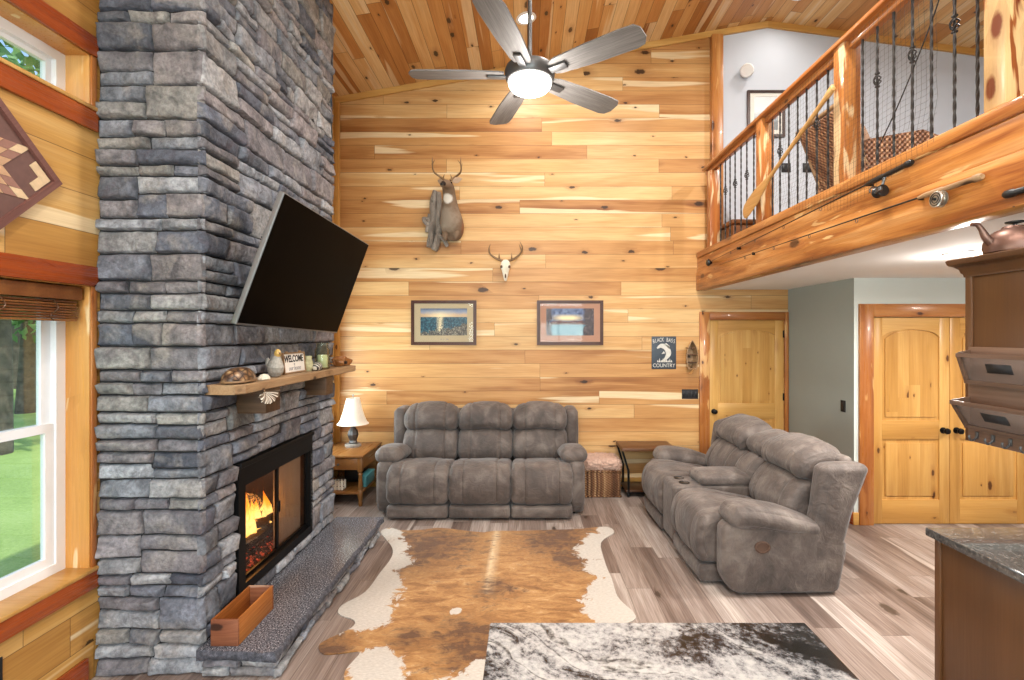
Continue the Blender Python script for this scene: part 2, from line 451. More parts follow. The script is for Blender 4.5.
M['mtable'] = wood('dark_table_top', 0, 1, [(0, '#3a2314'), (0.5, '#54361e'), (1, '#70492a')], kden=3, ksize=0.02, rough=0.35, grain=0.4)

M['grey'] = plain('grey_green_paint', '#9aa09a', 0.8, var=0.03, scale=3)
M['greylight'] = plain('pale_grey_paint', '#b9bfc2', 0.8, var=0.03, scale=3)
M['loftwall'] = plain('pale_blue_grey_paint', '#c3c9d2', 0.8, var=0.03, scale=3)
M['closetwall'] = plain('pale_green_grey_paint', '#d6ded9', 0.8, var=0.03, scale=3)
M['white'] = plain('white_ceiling_paint', '#efedea', 0.85, var=0.03, scale=3)
M['vinyl'] = plain('white_vinyl', '#eceef0', 0.35, var=0.03)
M['black'] = plain('black_metal', '#141313', 0.4, 0.6, var=0.2)
M['blackp'] = plain('black_plastic', '#121212', 0.4, 0.0, var=0.2)
M['iron'] = plain('wrought_iron', '#3a3634', 0.5, 0.5, var=0.2, scale=60)
M['pewter'] = plain('pewter_metal', '#5d5c5c', 0.4, 0.7, var=0.15)
M['silver'] = plain('silver_metal', '#b9b4aa', 0.3, 0.9, var=0.15)
M['tvside'] = plain('grey_tv_edge', '#7c7e80', 0.4, 0.6, var=0.05)
M['screen'] = plain('black_screen', '#020203', 0.35, 0.0, 0.03, var=0.0)
M['copper'] = plain('aged_copper', '#7a5d52', 0.42, 0.8, var=0.3, scale=8)
M['bone'] = plain('bone_white', '#e9e0cb', 0.6, var=0.15, scale=20, bump=0.2)
M['antler'] = plain('antler', '#8a6a48', 0.55, var=0.35, scale=30, bump=0.3)
M['cream'] = plain('cream_fabric', '#efe6d6', 0.8, var=0.06, scale=30)
M['mat_cream'] = plain('cream_mat_board', '#b9a888', 0.8, var=0.03)
M['mat_pink'] = plain('dusty_mat_board', '#b48a74', 0.8, var=0.03)
M['paper'] = plain('white_paper', '#e6e2da', 0.7, var=0.05)
M['greyink'] = plain('grey_ink', '#86868a', 0.7, var=0.0)
M['ink'] = plain('black_ink', '#1d1c1d', 0.7, var=0.0)
M['slate'] = plain('slate_blue_tin', '#444c55', 0.5, 0.3, var=0.2, scale=25)
M['tinwhite'] = plain('tin_white_paint', '#d6d3ca', 0.5, var=0.2, scale=40)
M['wax'] = plain('pale_candle_wax', '#e9e3b8', 0.6, var=0.06)
M['teal'] = plain('teal_plastic', '#4a8a90', 0.4, var=0.1)
M['chalk'] = plain('chalk_board_black', '#1b1a1c', 0.7, var=0.1)
M['rust'] = plain('brown_seam', '#5c4436', 0.8, var=0.1)
M['mortar'] = plain('dark_mortar', '#2f2e30', 0.95, var=0.3, scale=30, bump=0.5)
M['firebrick'] = plain('sooty_firebrick', '#4a352a', 0.9, var=0.6, scale=9, bump=0.5)
M['fur'] = plain('shaggy_pink_fur', '#c9a896', 0.95, var=0.25, scale=40, bump=1.0)
M['deer'] = None

def glass_mat(name, tint='#ffffff', clear=0.9, rough=0.02):
    n = NT(name)
    tr = n.n('ShaderNodeBsdfTransparent'); tr.inputs[0].default_value = srgb(tint)
    gl = n.n('ShaderNodeBsdfGlossy'); gl.inputs['Roughness'].default_value = rough
    fr = n.n('ShaderNodeFresnel'); fr.inputs['IOR'].default_value = 1.45
    mx = n.n('ShaderNodeMixShader')
    f = n.math('MULTIPLY', fr.outputs[0], (1 - clear) * 10)
    n.put(mx.inputs[0], f)
    n.t.links.new(tr.outputs[0], mx.inputs[1]); n.t.links.new(gl.outputs[0], mx.inputs[2])
    return n.surf(mx.outputs[0])
M['pane'] = glass_mat('window_glass', '#f8fcfa', 0.985)
M['fireglass'] = glass_mat('smoked_fire_glass', '#f2e8de', 0.975)
M['jarglass'] = glass_mat('jar_glass', '#f4f8f2', 0.95)
M['picglass'] = glass_mat('picture_glass', '#ffffff', 0.965)
def frosted():
    n = NT('frosted_bin_front'); d = n.n('ShaderNodeBsdfDiffuse'); d.inputs[0].default_value = srgb('#86756c'); tr = n.n('ShaderNodeBsdfTransparent'); mx = n.n('ShaderNodeMixShader')
    mx.inputs[0].default_value = 0.45; n.t.links.new(tr.outputs[0], mx.inputs[1]); n.t.links.new(d.outputs[0], mx.inputs[2]); return n.surf(mx.outputs[0])
M['smokeglass'] = frosted()

def stone_mat():
    n = NT('ledge_stone'); v = n.coords()
    a = n.n('ShaderNodeAttribute'); a.attribute_name = 'tint'
    f1 = n.noise(v, 9, 5, 0.6, 0.4); f2 = n.noise(v, 38, 5, 0.65)
    f3 = n.noise(v, 4.5, 4, 0.6, 0.8)
    c = n.mix(n.rng(f1, 0.36, 0.66, 0.0, 0.85), a.outputs['Color'], n.mix(0.7, a.outputs['Color'], '#23262e'))
    c = n.mix(n.rng(f3, 0.52, 0.72, 0.0, 0.6), c, '#b3aca4')
    c = n.mix(n.rng(f3, 0.28, 0.42, 0.5, 0.0), c, '#5d5058')
    c = n.mix(n.rng(f2, 0.38, 0.68, 0.0, 0.5), c, '#26262a')
    h = n.math('ADD', n.math('MULTIPLY', n.noise(v, 14, 6, 0.65, 0.5), 1.0), n.math('MULTIPLY', f2, 0.35))
    n.bsdf(c, 0.85, 0, 0.3, n.bump(h, 1.0, 0.02)); return n.mat
M['stone'] = stone_mat()

def hearth_mat():
    n = NT('dark_speckled_granite'); v = n.coords()
    f = n.noise(v, 115, 3, 0.7); g = n.noise(v, 12, 4); vv = n.voro(v, 160)
    c = n.ramp(f, [(0.34, '#1d1e23'), (0.47, '#44464e'), (0.57, '#7c7e86'), (0.68, '#c8c9cf')])
    c = n.mix(n.rng(g, 0.3, 0.7, 0, 0.3), c, '#3a3a40')
    n.bsdf(c, n.rng(g, 0.3, 0.7, 0.14, 0.26), 0, 0.5, n.bump(n.noise(v, 35, 4), 0.15, 0.003)); return n.mat
M['hearth'] = hearth_mat()
def edge_mat():
    n = NT('rough_granite_edge'); v = n.coords()
    f = n.noise(v, 40, 5, 0.7)
    c = n.ramp(f, [(0.3, '#232429'), (0.55, '#55565e'), (0.8, '#85858d')])
    n.bsdf(c, 0.8, 0, 0.3, n.bump(f, 0.9, 0.012)); return n.mat
M['hearthedge'] = edge_mat()

def island_mat():
    n = NT('white_black_granite'); v = n.coords()
    wv = n.vmath('ADD', v, n.vmath('SCALE', n.noise(v, 2.2, 3, 0.5, 0, True), None, 0.55))
    o = n.sep(wv)
    flow = n.comb(n.math('SUBTRACT', n.math('MULTIPLY', o[0], 1.3), n.math('MULTIPLY', o[1], 1.0)), n.math('ADD', n.math('MULTIPLY', o[0], 3.4), n.math('MULTIPLY', o[1], 4.6)), o[2])
    b = n.noise(flow, 1.6, 5, 0.62, 0.6)
    sp = n.noise(v, 55, 4, 0.75); sp2 = n.noise(v, 30, 4, 0.7, 0.5)
    x = n.sep(v)
    # the slab's own dark corner, where the black mineral gathers
    dk = n.rng(n.math('ADD', n.math('MULTIPLY', x[0], 1.0), n.math('MULTIPLY', x[1], 0.9)), 0.60, 0.86, -0.015, 0.16)
    t = n.math('ADD', n.math('ADD', b, n.math('MULTIPLY', n.math('SUBTRACT', sp, 0.5), 0.7)), n.math('ADD', n.math('MULTIPLY', n.math('SUBTRACT', sp2, 0.5), 0.35), dk))
    c = n.ramp(t, [(0.33, '#aeaeac'), (0.47, '#939394'), (0.56, '#606063'), (0.64, '#2a292c'), (0.73, '#0e0d0e')])
    vein = n.math('ABSOLUTE', n.math('SUBTRACT', n.noise(flow, 1.3, 3, 0.5, 0.4), 0.5))
    vm = n.math('MULTIPLY', n.rng(vein, 0.006, 0.028, 1, 0), n.rng(sp2, 0.35, 0.6))
    c = n.mix(n.math('MULTIPLY', vm, 0.85), c, '#1d1b1d')
    n.bsdf(c, 0.22, 0, 0.35); return n.mat
M['island'] = island_mat()
def counter_mat():
    n = NT('dark_counter_granite'); v = n.coords()
    f = n.noise(v, 60, 4, 0.7)
    c = n.ramp(f, [(0.3, '#2b2a2a'), (0.55, '#4a4846'), (0.75, '#7a7672')])
    n.bsdf(c, 0.06, 0, 0.9); return n.mat
M['counter'] = counter_mat()

def suede_mat():
    n = NT('grey_brown_suede'); v = n.coords()
    f = n.noise(v, 5, 4, 0.6, 0.6); g = n.noise(v, 120, 3, 0.7); w = n.noise(v, 14, 3, 0.5, 1.5)
    c = n.ramp(f, [(0.28, '#423a36'), (0.5, '#5b504a'), (0.72, '#7b7068')])
    c = n.mix(n.rng(g, 0.3, 0.7, 0, 0.2), c, '#2c2623')
    h = n.math('ADD', n.math('MULTIPLY', w, 1.0), n.math('MULTIPLY', g, 0.1))
    n.bsdf(c, 0.62, 0, 0.35, n.bump(h, 0.55, 0.016), Sheen_Weight=0.2, Sheen_Roughness=0.5); return n.mat
M['suede'] = suede_mat()

def hide_mat():
    n = NT('brindle_cowhide'); v = n.coords(); o = n.sep(v)
    a = n.n('ShaderNodeAttribute'); a.attribute_name = 'tint'; t = n.sep(a.outputs['Vector'])
    p = n.comb(n.math('MULTIPLY', o[0], 5.0), n.math('MULTIPLY', o[1], 14.0), 0.0)
    f = n.noise(p, 1.0, 5, 0.7, 0.8); q = n.noise(v, 9, 5, 0.7, 1.0); fine = n.noise(n.comb(n.math('MULTIPLY', o[0], 40.0), n.math('MULTIPLY', o[1], 130.0), 0.0), 1.0, 3, 0.7)
    base = n.ramp(n.math('ADD', n.math('MULTIPLY', f, 0.75), n.math('MULTIPLY', fine, 0.25)), [(0.28, '#5c391a'), (0.44, '#8e6130'), (0.57, '#ae824c'), (0.72, '#d0b288')])
    dark = n.rng(n.math('ADD', n.math('ADD', t[1], n.math('MULTIPLY', n.math('SUBTRACT', f, 0.5), 2.0)), n.math('MULTIPLY', n.math('SUBTRACT', q, 0.5), 1.1)), 0.5, 0.9)
    base = n.mix(n.math('MULTIPLY', t[2], n.rng(q, 0.3, 0.6, 0.3, 0.8)), base, '#dcc49c')
    c = n.mix(n.math('MULTIPLY', dark, 0.85), base, '#42210f')
    wh = n.rng(n.math('ADD', t[0], n.math('MULTIPLY', n.math('SUBTRACT', q, 0.5), 1.15)), 0.47, 0.55)
    c = n.mix(wh, c, n.ramp(fine, [(0.3, '#aaa298'), (0.7, '#c9c2b8')]))
    n.bsdf(c, 0.7, 0, 0.3, n.bump(fine, 0.35, 0.004), Sheen_Weight=0.2); return n.mat
M['hide'] = hide_mat()

def spot_mat(name, base, spots, rough=0.85, var='#5a4636', sc=18):
    """base coat with natural coloured patches at given local points: (point, radius, colour)"""
    n = NT(name); v = n.coords(); f = n.noise(v, sc, 4)
    c = n.mix(n.rng(f, 0.3, 0.75, 0, 0.45), base, var)
    for (p, r_, colr) in spots:
        d = n.math('ADD', n.vmath('DISTANCE', v, p), n.math('MULTIPLY', n.math('SUBTRACT', f, 0.5), r_ * 0.5))
        c = n.mix(n.rng(d, r_ * 0.75, r_ * 1.1, 1, 0), c, colr)
    n.bsdf(c, rough, 0, 0.2, n.bump(n.noise(v, sc * 8, 3), 0.4, 0.004)); return n.mat

def emit(name, col, strength):
    n = NT(name); e = n.n('ShaderNodeEmission'); e.inputs[0].default_value = srgb(col); e.inputs[1].default_value = strength
    return n.surf(e.outputs[0])
M['lamp_glow'] = emit('lit_lens', '#fff6e6', 9.0)
M['globe'] = emit('lit_globe', '#fffaf0', 5.0)
def flame_mat():
    n = NT('fire_flame'); g = n.sep(n.coords('Generated')); v = n.coords()
    f = n.noise(n.vmath('MULTIPLY', v, (1, 1, 0.35)), 26, 3, 0.6, 0.6)
    h = n.math('ADD', g[2], n.math('MULTIPLY', n.math('SUBTRACT', f, 0.5), 0.5))
    col = n.ramp(h, [(0.0, '#ffb24a'), (0.25, '#ffd98a'), (0.5, '#ff9a2c'), (0.8, '#ee5a0c'), (1.0, '#b02e04')])
    e = n.n('ShaderNodeEmission'); n.put(e.inputs[0], col); e.inputs[1].default_value = 2.6
    tr = n.n('ShaderNodeBsdfTransparent'); mx = n.n('ShaderNodeMixShader')
    n.put(mx.inputs[0], n.rng(h, 0.45, 1.05, 0.85, 0.12))
    n.t.links.new(tr.outputs[0], mx.inputs[1]); n.t.links.new(e.outputs[0], mx.inputs[2])
    return n.surf(mx.outputs[0])
M['flame'] = flame_mat()
def ember_mat():
    n = NT('glowing_embers'); v = n.coords(); f = n.noise(v, 30, 4, 0.7)
    c = n.ramp(f, [(0.35, '#120c0a'), (0.5, '#3a2a24'), (0.7, '#6a5a52')])
    nd = n.bsdf(c, 0.95, 0, 0.2, n.bump(f, 1.0, 0.02))
    n.put(nd.inputs['Emission Color'], n.ramp(f, [(0.52, '#000000'), (0.66, '#e23c08'), (0.78, '#ff9a3a')])); nd.inputs['Emission Strength'].default_value = 1.0
    return n.mat
M['ember'] = ember_mat()
M['bark'] = plain('charred_bark', '#2e211a', 0.95, var=0.6, scale=14, bump=1.0)
M['treebark'] = plain('tree_bark', '#6d6255', 0.95, var=0.5, scale=8, bump=0.8)

def weave_mat(name, stops, s1=90, s2=60):
    n = NT(name); v = n.coords(); o = n.sep(v)
    a = n.math('SINE', n.math('MULTIPLY', n.math('ADD', o[0], o[1]), s1)); b = n.math('SINE', n.math('MULTIPLY', o[2], s2))
    pr = n.math('MULTIPLY', a, b)
    row = n.math('FLOOR', n.math('MULTIPLY', n.math('ADD', o[0], o[1]), s1 / PI)); rr = n.white(row, '1D')['Value']
    f = n.math('ADD', n.math('MULTIPLY', rr, 0.55), n.math('MULTIPLY', n.math('ADD', pr, 1.0), 0.22))
    c = n.ramp(f, stops)
    n.bsdf(c, 0.75, 0, 0.3, n.bump(pr, 0.9, 0.006)); return n.mat
M['basket'] = weave_mat('basket_weave', [(0.1, '#3a2418'), (0.4, '#6b452c'), (0.65, '#8f6846'), (0.9, '#c0a07a')], 150, 230)
M['wicker'] = weave_mat('wicker_weave', [(0.1, '#5a3a28'), (0.5, '#8a6044'), (0.9, '#b08a66')], 150, 140)

def print_mat(name, kind):
    n = NT(name); g = n.sep(n.coords('Generated')); x, z = g[0], g[2]
    v = n.coords(); f = n.noise(v, 22, 5, 0.7, 0.6); f2 = n.noise(v, 60, 4, 0.7)
    if kind == 'sea':
        sky = n.ramp(n.math('ADD', z, n.math('MULTIPLY', n.math('SUBTRACT', f, 0.5), 0.15)), [(0.62, '#b9a488'), (0.74, '#c9a884'), (0.85, '#8f97a8'), (1.0, '#4a5a78')])
        dx = n.math('ABSOLUTE', n.math('SUBTRACT', x, 0.42))
        glow = n.math('MULTIPLY', n.rng(dx, 0.0, 0.35, 1, 0), n.rng(n.math('ABSOLUTE', n.math('SUBTRACT', z, 0.72)), 0, 0.22, 1, 0))
        sky = n.mix(n.math('MULTIPLY', glow, 0.8), sky, '#ffe9b8')
        sea = n.mix(n.rng(f2, 0.45, 0.65), '#1f3c4c', '#4a7a86')
        sea = n.mix(n.math('MULTIPLY', n.rng(dx, 0.0, 0.09, 1, 0), n.rng(f2, 0.35, 0.55)), sea, '#f2dcae')
        c = n.mix(n.rng(z, 0.665, 0.675), sea, sky)
        line = n.math('ADD', n.math('MULTIPLY', x, 0.32), n.math('ADD', 0.1, n.math('MULTIPLY', n.math('SUBTRACT', f, 0.5), 0.7)))
        rock = n.ramp(f2, [(0.3, '#1c1c20'), (0.5, '#57544e'), (0.65, '#a39a86'), (0.8, '#e0d8c0')])
        c = n.mix(n.math('LESS_THAN', z, line), c, rock)
    elif kind == 'lake':
        sky = n.mix(n.rng(f, 0.4, 0.65), '#2f3f66', '#7f93b8')
        gl = n.math('MULTIPLY', n.rng(n.math('ABSOLUTE', n.math('SUBTRACT', z, 0.64)), 0.02, 0.14, 1, 0), n.rng(n.math('ABSOLUTE', n.math('SUBTRACT', x, 0.45)), 0.1, 0.36, 1, 0))
        sky = n.mix(gl, sky, '#ffe6b0')
        hill = n.mix(n.rng(f2, 0.4, 0.6), '#3a2a2e', '#7a4a3c')
        wat = n.mix(n.rng(f2, 0.4, 0.6), '#4f7f92', '#9fc0c8')
        hz = n.math('ADD', 0.52, n.math('MULTIPLY', n.math('SUBTRACT', f, 0.5), 0.35))
        c = n.mix(n.math('LESS_THAN', z, hz), sky, hill)
        c = n.mix(n.math('LESS_THAN', z, 0.4), c, wat)
        side = n.math('GREATER_THAN', n.math('ADD', n.math('ABSOLUTE', n.math('SUBTRACT', x, 0.45)), n.math('MULTIPLY', n.math('SUBTRACT', f, 0.5), 0.3)), 0.34)
        tree = n.ramp(f2, [(0.35, '#1f1a20'), (0.55, '#4a3e44'), (0.75, '#a08f8c')])
        c = n.mix(side, c, tree)
    else:
        c = n.ramp(n.math('ADD', z, n.math('MULTIPLY', n.math('SUBTRACT', f, 0.5), 0.5)), [(0.2, '#6f7678'), (0.4, '#aab3b8'), (0.6, '#d8dcde')])
    n.bsdf(c, 0.35, 0, 0.4); return n.mat
M['p_sea'] = print_mat('sea_sunset_print', 'sea'); M['p_lake'] = print_mat('lake_evening_print', 'lake'); M['p_mist'] = print_mat('misty_print', 'mist')

def leaf_mat(nm, cols):
    n = NT(nm); oi = n.noise(n.coords(), 1.3, 3)
    g = n.n('ShaderNodeNewGeometry'); r_ = g.outputs['Random Per Island']
    c = n.ramp(n.math('ADD', n.math('MULTIPLY', r_, 0.6), n.math('MULTIPLY', oi, 0.4)), cols)
    d = n.n('ShaderNodeBsdfDiffuse'); n.put(d.inputs[0], c); t = n.n('ShaderNodeBsdfTranslucent'); n.put(t.inputs[0], c)
    mx = n.n('ShaderNodeMixShader'); mx.inputs[0].default_value = 0.35
    n.t.links.new(d.outputs[0], mx.inputs[1]); n.t.links.new(t.outputs[0], mx.inputs[2]); return n.surf(mx.outputs[0])
M['leaf'] = leaf_mat('tree_leaves', [(0.1, '#3f6a3c'), (0.5, '#6f9a5a'), (0.9, '#a8c890')])
M['lawn'] = None
def lawn_mat():
    n = NT('mown_grass'); v = n.coords(); f = n.noise(v, 0.8, 4); g = n.noise(v, 30, 4, 0.7)
    c = n.ramp(n.math('ADD', n.math('MULTIPLY', f, 0.5), n.math('MULTIPLY', g, 0.5)), [(0.3, '#7f9c50'), (0.55, '#a5bd70'), (0.8, '#c3d592')])
    n.bsdf(c, 0.9, 0, 0.1); return n.mat
M['lawn'] = lawn_mat()
# ------------------------------------------------------------------ the room shell
H = 1.853; F = 490.0; CU, CV = 527.0, 335.0
YB = 6.0; XL = -2.345; XR = 6.0; YR = -3.5
RID, RZ_ = 2.94, 5.685
def ceil_z(x): return RZ_ - 0.176 * (RID - x) if x < RID else RZ_ - 0.134 * (x - RID)
def at(u, v, y): return Vector(((u - CU) * y / F, y, H - (v - CV) * y / F))
DT = 2.037
def mbb(lo, hi, r=0.0, k=1): return MB().box(lo, hi, r, k)

struct(MB().box((XL - 0.2, YR - 0.1, -0.1), (XR + 0.2, YB + 0.15, 0)).build('floor', M['floor'], sharp=0))
b = MB().holed('y', YB, YB + 0.15, XL - 0.2, 3.196, 0, 2.41, [(2.229, 3.147, -0.1, DT)])
b.box((XL - 0.2, YB, 2.41), (2.31, YB + 0.15, 4.70))
b.prism([(XL - 0.2, 4.70), (2.31, 4.70), (2.31, ceil_z(2.31) + 0.05), (XL - 0.2, ceil_z(XL - 0.2) + 0.05)], YB, YB + 0.15, 'xz')
struct(b.build('wall_back', M['wall_y'], sharp=0))
struct(MB().prism([(2.31, 2.41), (XR, 2.41), (XR, ceil_z(XR) + 0.05), (RID, RZ_ + 0.05), (2.31, ceil_z(2.31) + 0.05)], YB, YB + 0.15, 'xz').build('wall_loft', M['loftwall'], sharp=0))
b = MB()
b.prism([(XL - 0.2, ceil_z(XL - 0.2)), (RID, RZ_), (XR + 0.2, ceil_z(XR + 0.2)), (XR + 0.2, ceil_z(XR + 0.2) + 0.14), (RID, RZ_ + 0.14), (XL - 0.2, ceil_z(XL - 0.2) + 0.14)], YR - 0.1, YB + 0.15, 'xz')
struct(b.build('ceiling', M['ceil'], sharp=0))
WZ = (0.597, 2.115); TZ = (3.07, 3.355)
spans = [(1.45, 2.629), (-0.9, 0.6), (-3.0, -1.5), (4.72, 5.75)]
holes = [(a, c_, z0, z1) for (a, c_) in spans for (z0, z1) in (WZ, TZ)]
struct(MB().holed('x', XL - 0.2, XL, YR - 0.1, YB + 0.15, 0, ceil_z(XL), holes).build('wall_left', M['wall_x'], sharp=0))
rear = [(-1.9, -0.1, 0.25, 2.3), (0.2, 1.8, 0.25, 2.3), (-1.9, -0.1, 2.7, 4.3), (0.2, 1.8, 2.7, 4.3)]
b = MB().holed('y', YR - 0.1, YR, XL - 0.2, XR + 0.2, 0, 4.75, rear)
b.prism([(XL - 0.2, 4.75), (XR + 0.2, 4.75), (XR + 0.2, ceil_z(XR)), (RID, RZ_), (XL - 0.2, 4.75)], YR - 0.1, YR, 'xz')
struct(b.build('wall_rear', M['wall_y'], sharp=0))
struct(MB().box((XR, YR, 0), (XR + 0.2, YB + 0.15, ceil_z(XR) + 0.05)).build('wall_right', M['greylight'], sharp=0))
struct(MB().box((3.196, 4.79, 0), (3.3, YB, 2.41)).build('wall_side', M['grey'], sharp=0))
struct(MB().holed('y', 4.79, 4.9, 3.3, XR, 0, 2.41, [(3.373, 4.9, -0.1, 2.029)]).box((3.1965, 4.789, 0), (3.3005, 4.9, 2.41)).build('wall_closet', M['closetwall'], sharp=0))
struct(MB().box((2.2, YR, 2.41), (XR, YB, 2.52)).build('ceiling_lower', M['white'], sharp=0))
struct(MB().box((2.2, YR, 2.52), (XR, YB, 2.72)).build('floor_loft', M['brownwood'], sharp=0))
struct(MB().box((2.1, 1.6, 0), (XR, 1.75, 2.41)).build('wall_kitchen', M['greylight'], sharp=0))

# trims
def trim(i, mb, mat, label=None): return struct(mb.build('trim_%d' % i, mat, sharp=40), label)
def slope_strip(x0, x1, h=0.075, d=0.028):
    return MB().prism([(x0, ceil_z(x0)), (x1, ceil_z(x1)), (x1, ceil_z(x1) - h), (x0, ceil_z(x0) - h)], YB - d, YB - 0.001, 'xz')
trim(1, slope_strip(XL, RID), M['pine_x']); trim(2, slope_strip(RID, XR), M['pine_x'])
trim(3, mbb((XL + 0.001, YB - 0.05, 0.14), (-2.285, YB - 0.001, ceil_z(-2.3) - 0.08), 0.006), M['pine_z'])
trim(4, mbb((2.235, YB - 0.09, 2.87), (2.372, YB - 0.001, ceil_z(2.235) - 0.07), 0.008), M['ced_z'], 'knotty cedar corner post up the back wall')
trim(5, mbb((2.085, 2.135, 2.865), (2.195, 2.24, ceil_z(2.08) + 0.02), 0.006), M['bigpost'], 'tall square cedar post at the near end of the loft railing')
b = mbb((2.068, YR, 2.395), (2.2, YB - 0.001, 2.63), 0.01); b.box((2.082, YR, 2.63), (2.2, YB - 0.001, 2.79), 0.008); b.box((2.07, YR, 2.79), (2.2, YB - 0.001, 2.862), 0.01)
trim(6, b, M['beam'], 'thick orange cedar fascia along the loft edge')
struct(mbb((XL, -3.4, 0), (XL + 0.022, 2.6, 0.141), 0.005).build('baseboard_left', M['redtrim_y']))
struct(mbb((-2.28, YB - 0.02, 0), (2.1, YB, 0.11), 0.005).build('baseboard_back', M['pine_x']))
struct(mbb((3.176, 4.78, 0), (3.196, YB, 0.12), 0.004).build('baseboard_side', M['redtrim_y']))
struct(mbb((3.18, 4.77, 0), (3.235, 4.79, 0.12), 0.004).build('baseboard_closet', M['pine_x']))

# windows in the left wall
def window(i, y0, y1, z0, z1, double, cas=True):
    r_ = room('window_%d' % i); xf0, xf1 = XL - 0.195, XL - 0.128
    f = 0.055
    MB().holed('x', xf0, xf1, y0, y1, z0, z1, [(y0 + f, y1 - f, z0 + f, z1 - f)]).build('window_frame', M['vinyl'], r_, sharp=0)
    if double:
        zm = (z0 + z1) / 2 + 0.01; g = 0.05
        for nm, a, c_, xo in (('upper_sash', zm - 0.02, z1 - f, 0.0), ('lower_sash', z0 + f, zm + 0.025, 0.022)):
            s_ = MB().holed('x', xf0 + 0.012 + xo, xf0 + 0.036 + xo, y0 + f, y1 - f, a, c_, [(y0 + f + g, y1 - f - g, a + g * 0.9, c_ - g * 0.9)]).build(nm, M['vinyl'], r_, sharp=0)
            mbb((xf0 + 0.022 + xo, y0 + f + g, a + 0.04), (xf0 + 0.026 + xo, y1 - f - g, c_ - 0.04)).build('glass_pane', M['pane'], s_, sharp=0)
    else:
        s_ = MB().holed('x', xf0 + 0.012, xf0 + 0.04, y0 + f, y1 - f, z0 + f, z1 - f, [(y0 + f + 0.03, y1 - f - 0.03, z0 + f + 0.025, z1 - f - 0.025)]).build('sash', M['vinyl'], r_, sharp=0)
        mbb((xf0 + 0.022, y0 + f, z0 + f), (xf0 + 0.026, y1 - f, z1 - f)).build('glass_pane', M['pane'], s_, sharp=0)
    # wooden lining of the recess
    for nm, lo, hi in (('jamb', (xf1, y1 - 0.004, z0), (XL, y1 + 0.012, z1)), ('jamb', (xf1, y0 - 0.012, z0), (XL, y0 + 0.004, z1))):
        mbb(lo, hi).build(nm, M['jamb'], r_, sharp=0)
    mbb((xf1, y0, z1 - 0.004), (XL, y1, z1 + 0.012)).build('head_jamb', M['jamb'], r_, sharp=0)
    mbb((xf1, y0, z0 - 0.012), (XL + 0.03, y1 + (0.03 if y1 < 3 else 0), z0 + 0.008), 0.004).build('window_sill', M['pine_x'], r_)
    if cas:
        e = min(y1 + 0.03, 2.66) if y1 < 3 else y1 + 0.09
        hz = 0.105
        mbb((XL, y0 - 0.1, z1), (XL + 0.022, e, z1 + hz), 0.004).build('head_casing', M['redtrim_y'], r_)
        mbb((XL, y0 - 0.1, z0 - (0.117 if z0 > 3 else 0.107)), (XL + 0.022, e, z0 - (0.0 if z0 > 3 else 0.012)), 0.004).build('apron', M['redtrim_y'], r_)
        mbb((XL, y1, z0), (XL + 0.012, e, z1), 0.003).build('side_casing', M['ced_z'], r_)
        mbb((XL, y0 - 0.09, z0), (XL + 0.02, y0, z1), 0.003).build('side_casing', M['ced_z'], r_)
k = 0
for (y0, y1) in spans:
    k += 1; window(k, y0, y1, WZ[0], WZ[1], True)
    k += 1; window(k, y0, y1, TZ[0], TZ[1], False)
for (x0, x1, z0, z1) in rear:
    k += 1; r_ = room('window_%d' % k)
    MB().holed('y', YR - 0.08, YR - 0.02, x0, x1, z0, z1, [(x0 + 0.06, (x0 + x1) / 2 - 0.03, z0 + 0.06, z1 - 0.06), ((x0 + x1) / 2 + 0.03, x1 - 0.06, z0 + 0.06, z1 - 0.06)]).build('window_frame', M['vinyl'], r_, sharp=0)
    mbb((x0 + 0.05, YR - 0.055, z0 + 0.05), (x1 - 0.05, YR - 0.05, z1 - 0.05)).build('glass_pane', M['pane'], r_, sharp=0)

# blind at the head of the near window
t = thing('wooden_blind', 'raised brown wooden blind at the head of the white window', 'blind', (XL - 0.06, 2.05, 1.9))
mbb((XL - 0.1, 1.47, 2.035), (XL - 0.012, 2.60, 2.105), 0.006).build('valance', M['brownwood'], t, world=True)
for j in range(8):
    z = 1.925 + j * 0.0135
    mbb((XL - 0.088 + 0.004 * (j % 2), 1.5, z), (XL - 0.03 + 0.004 * (j % 2), 2.585, z + 0.0105), 0.003).build('slat', M['brownwood'], t, world=True)
for y in (1.75, 2.2, 2.45):
    MB().tube(bez([(XL - 0.022, y, 2.03), (XL - 0.018, y + 0.02, 1.99), (XL - 0.018, y - 0.02, 1.95), (XL - 0.022, y, 1.925)], 5), 0.003, 5).build('ladder_cord', M['mtable'], t, world=True)

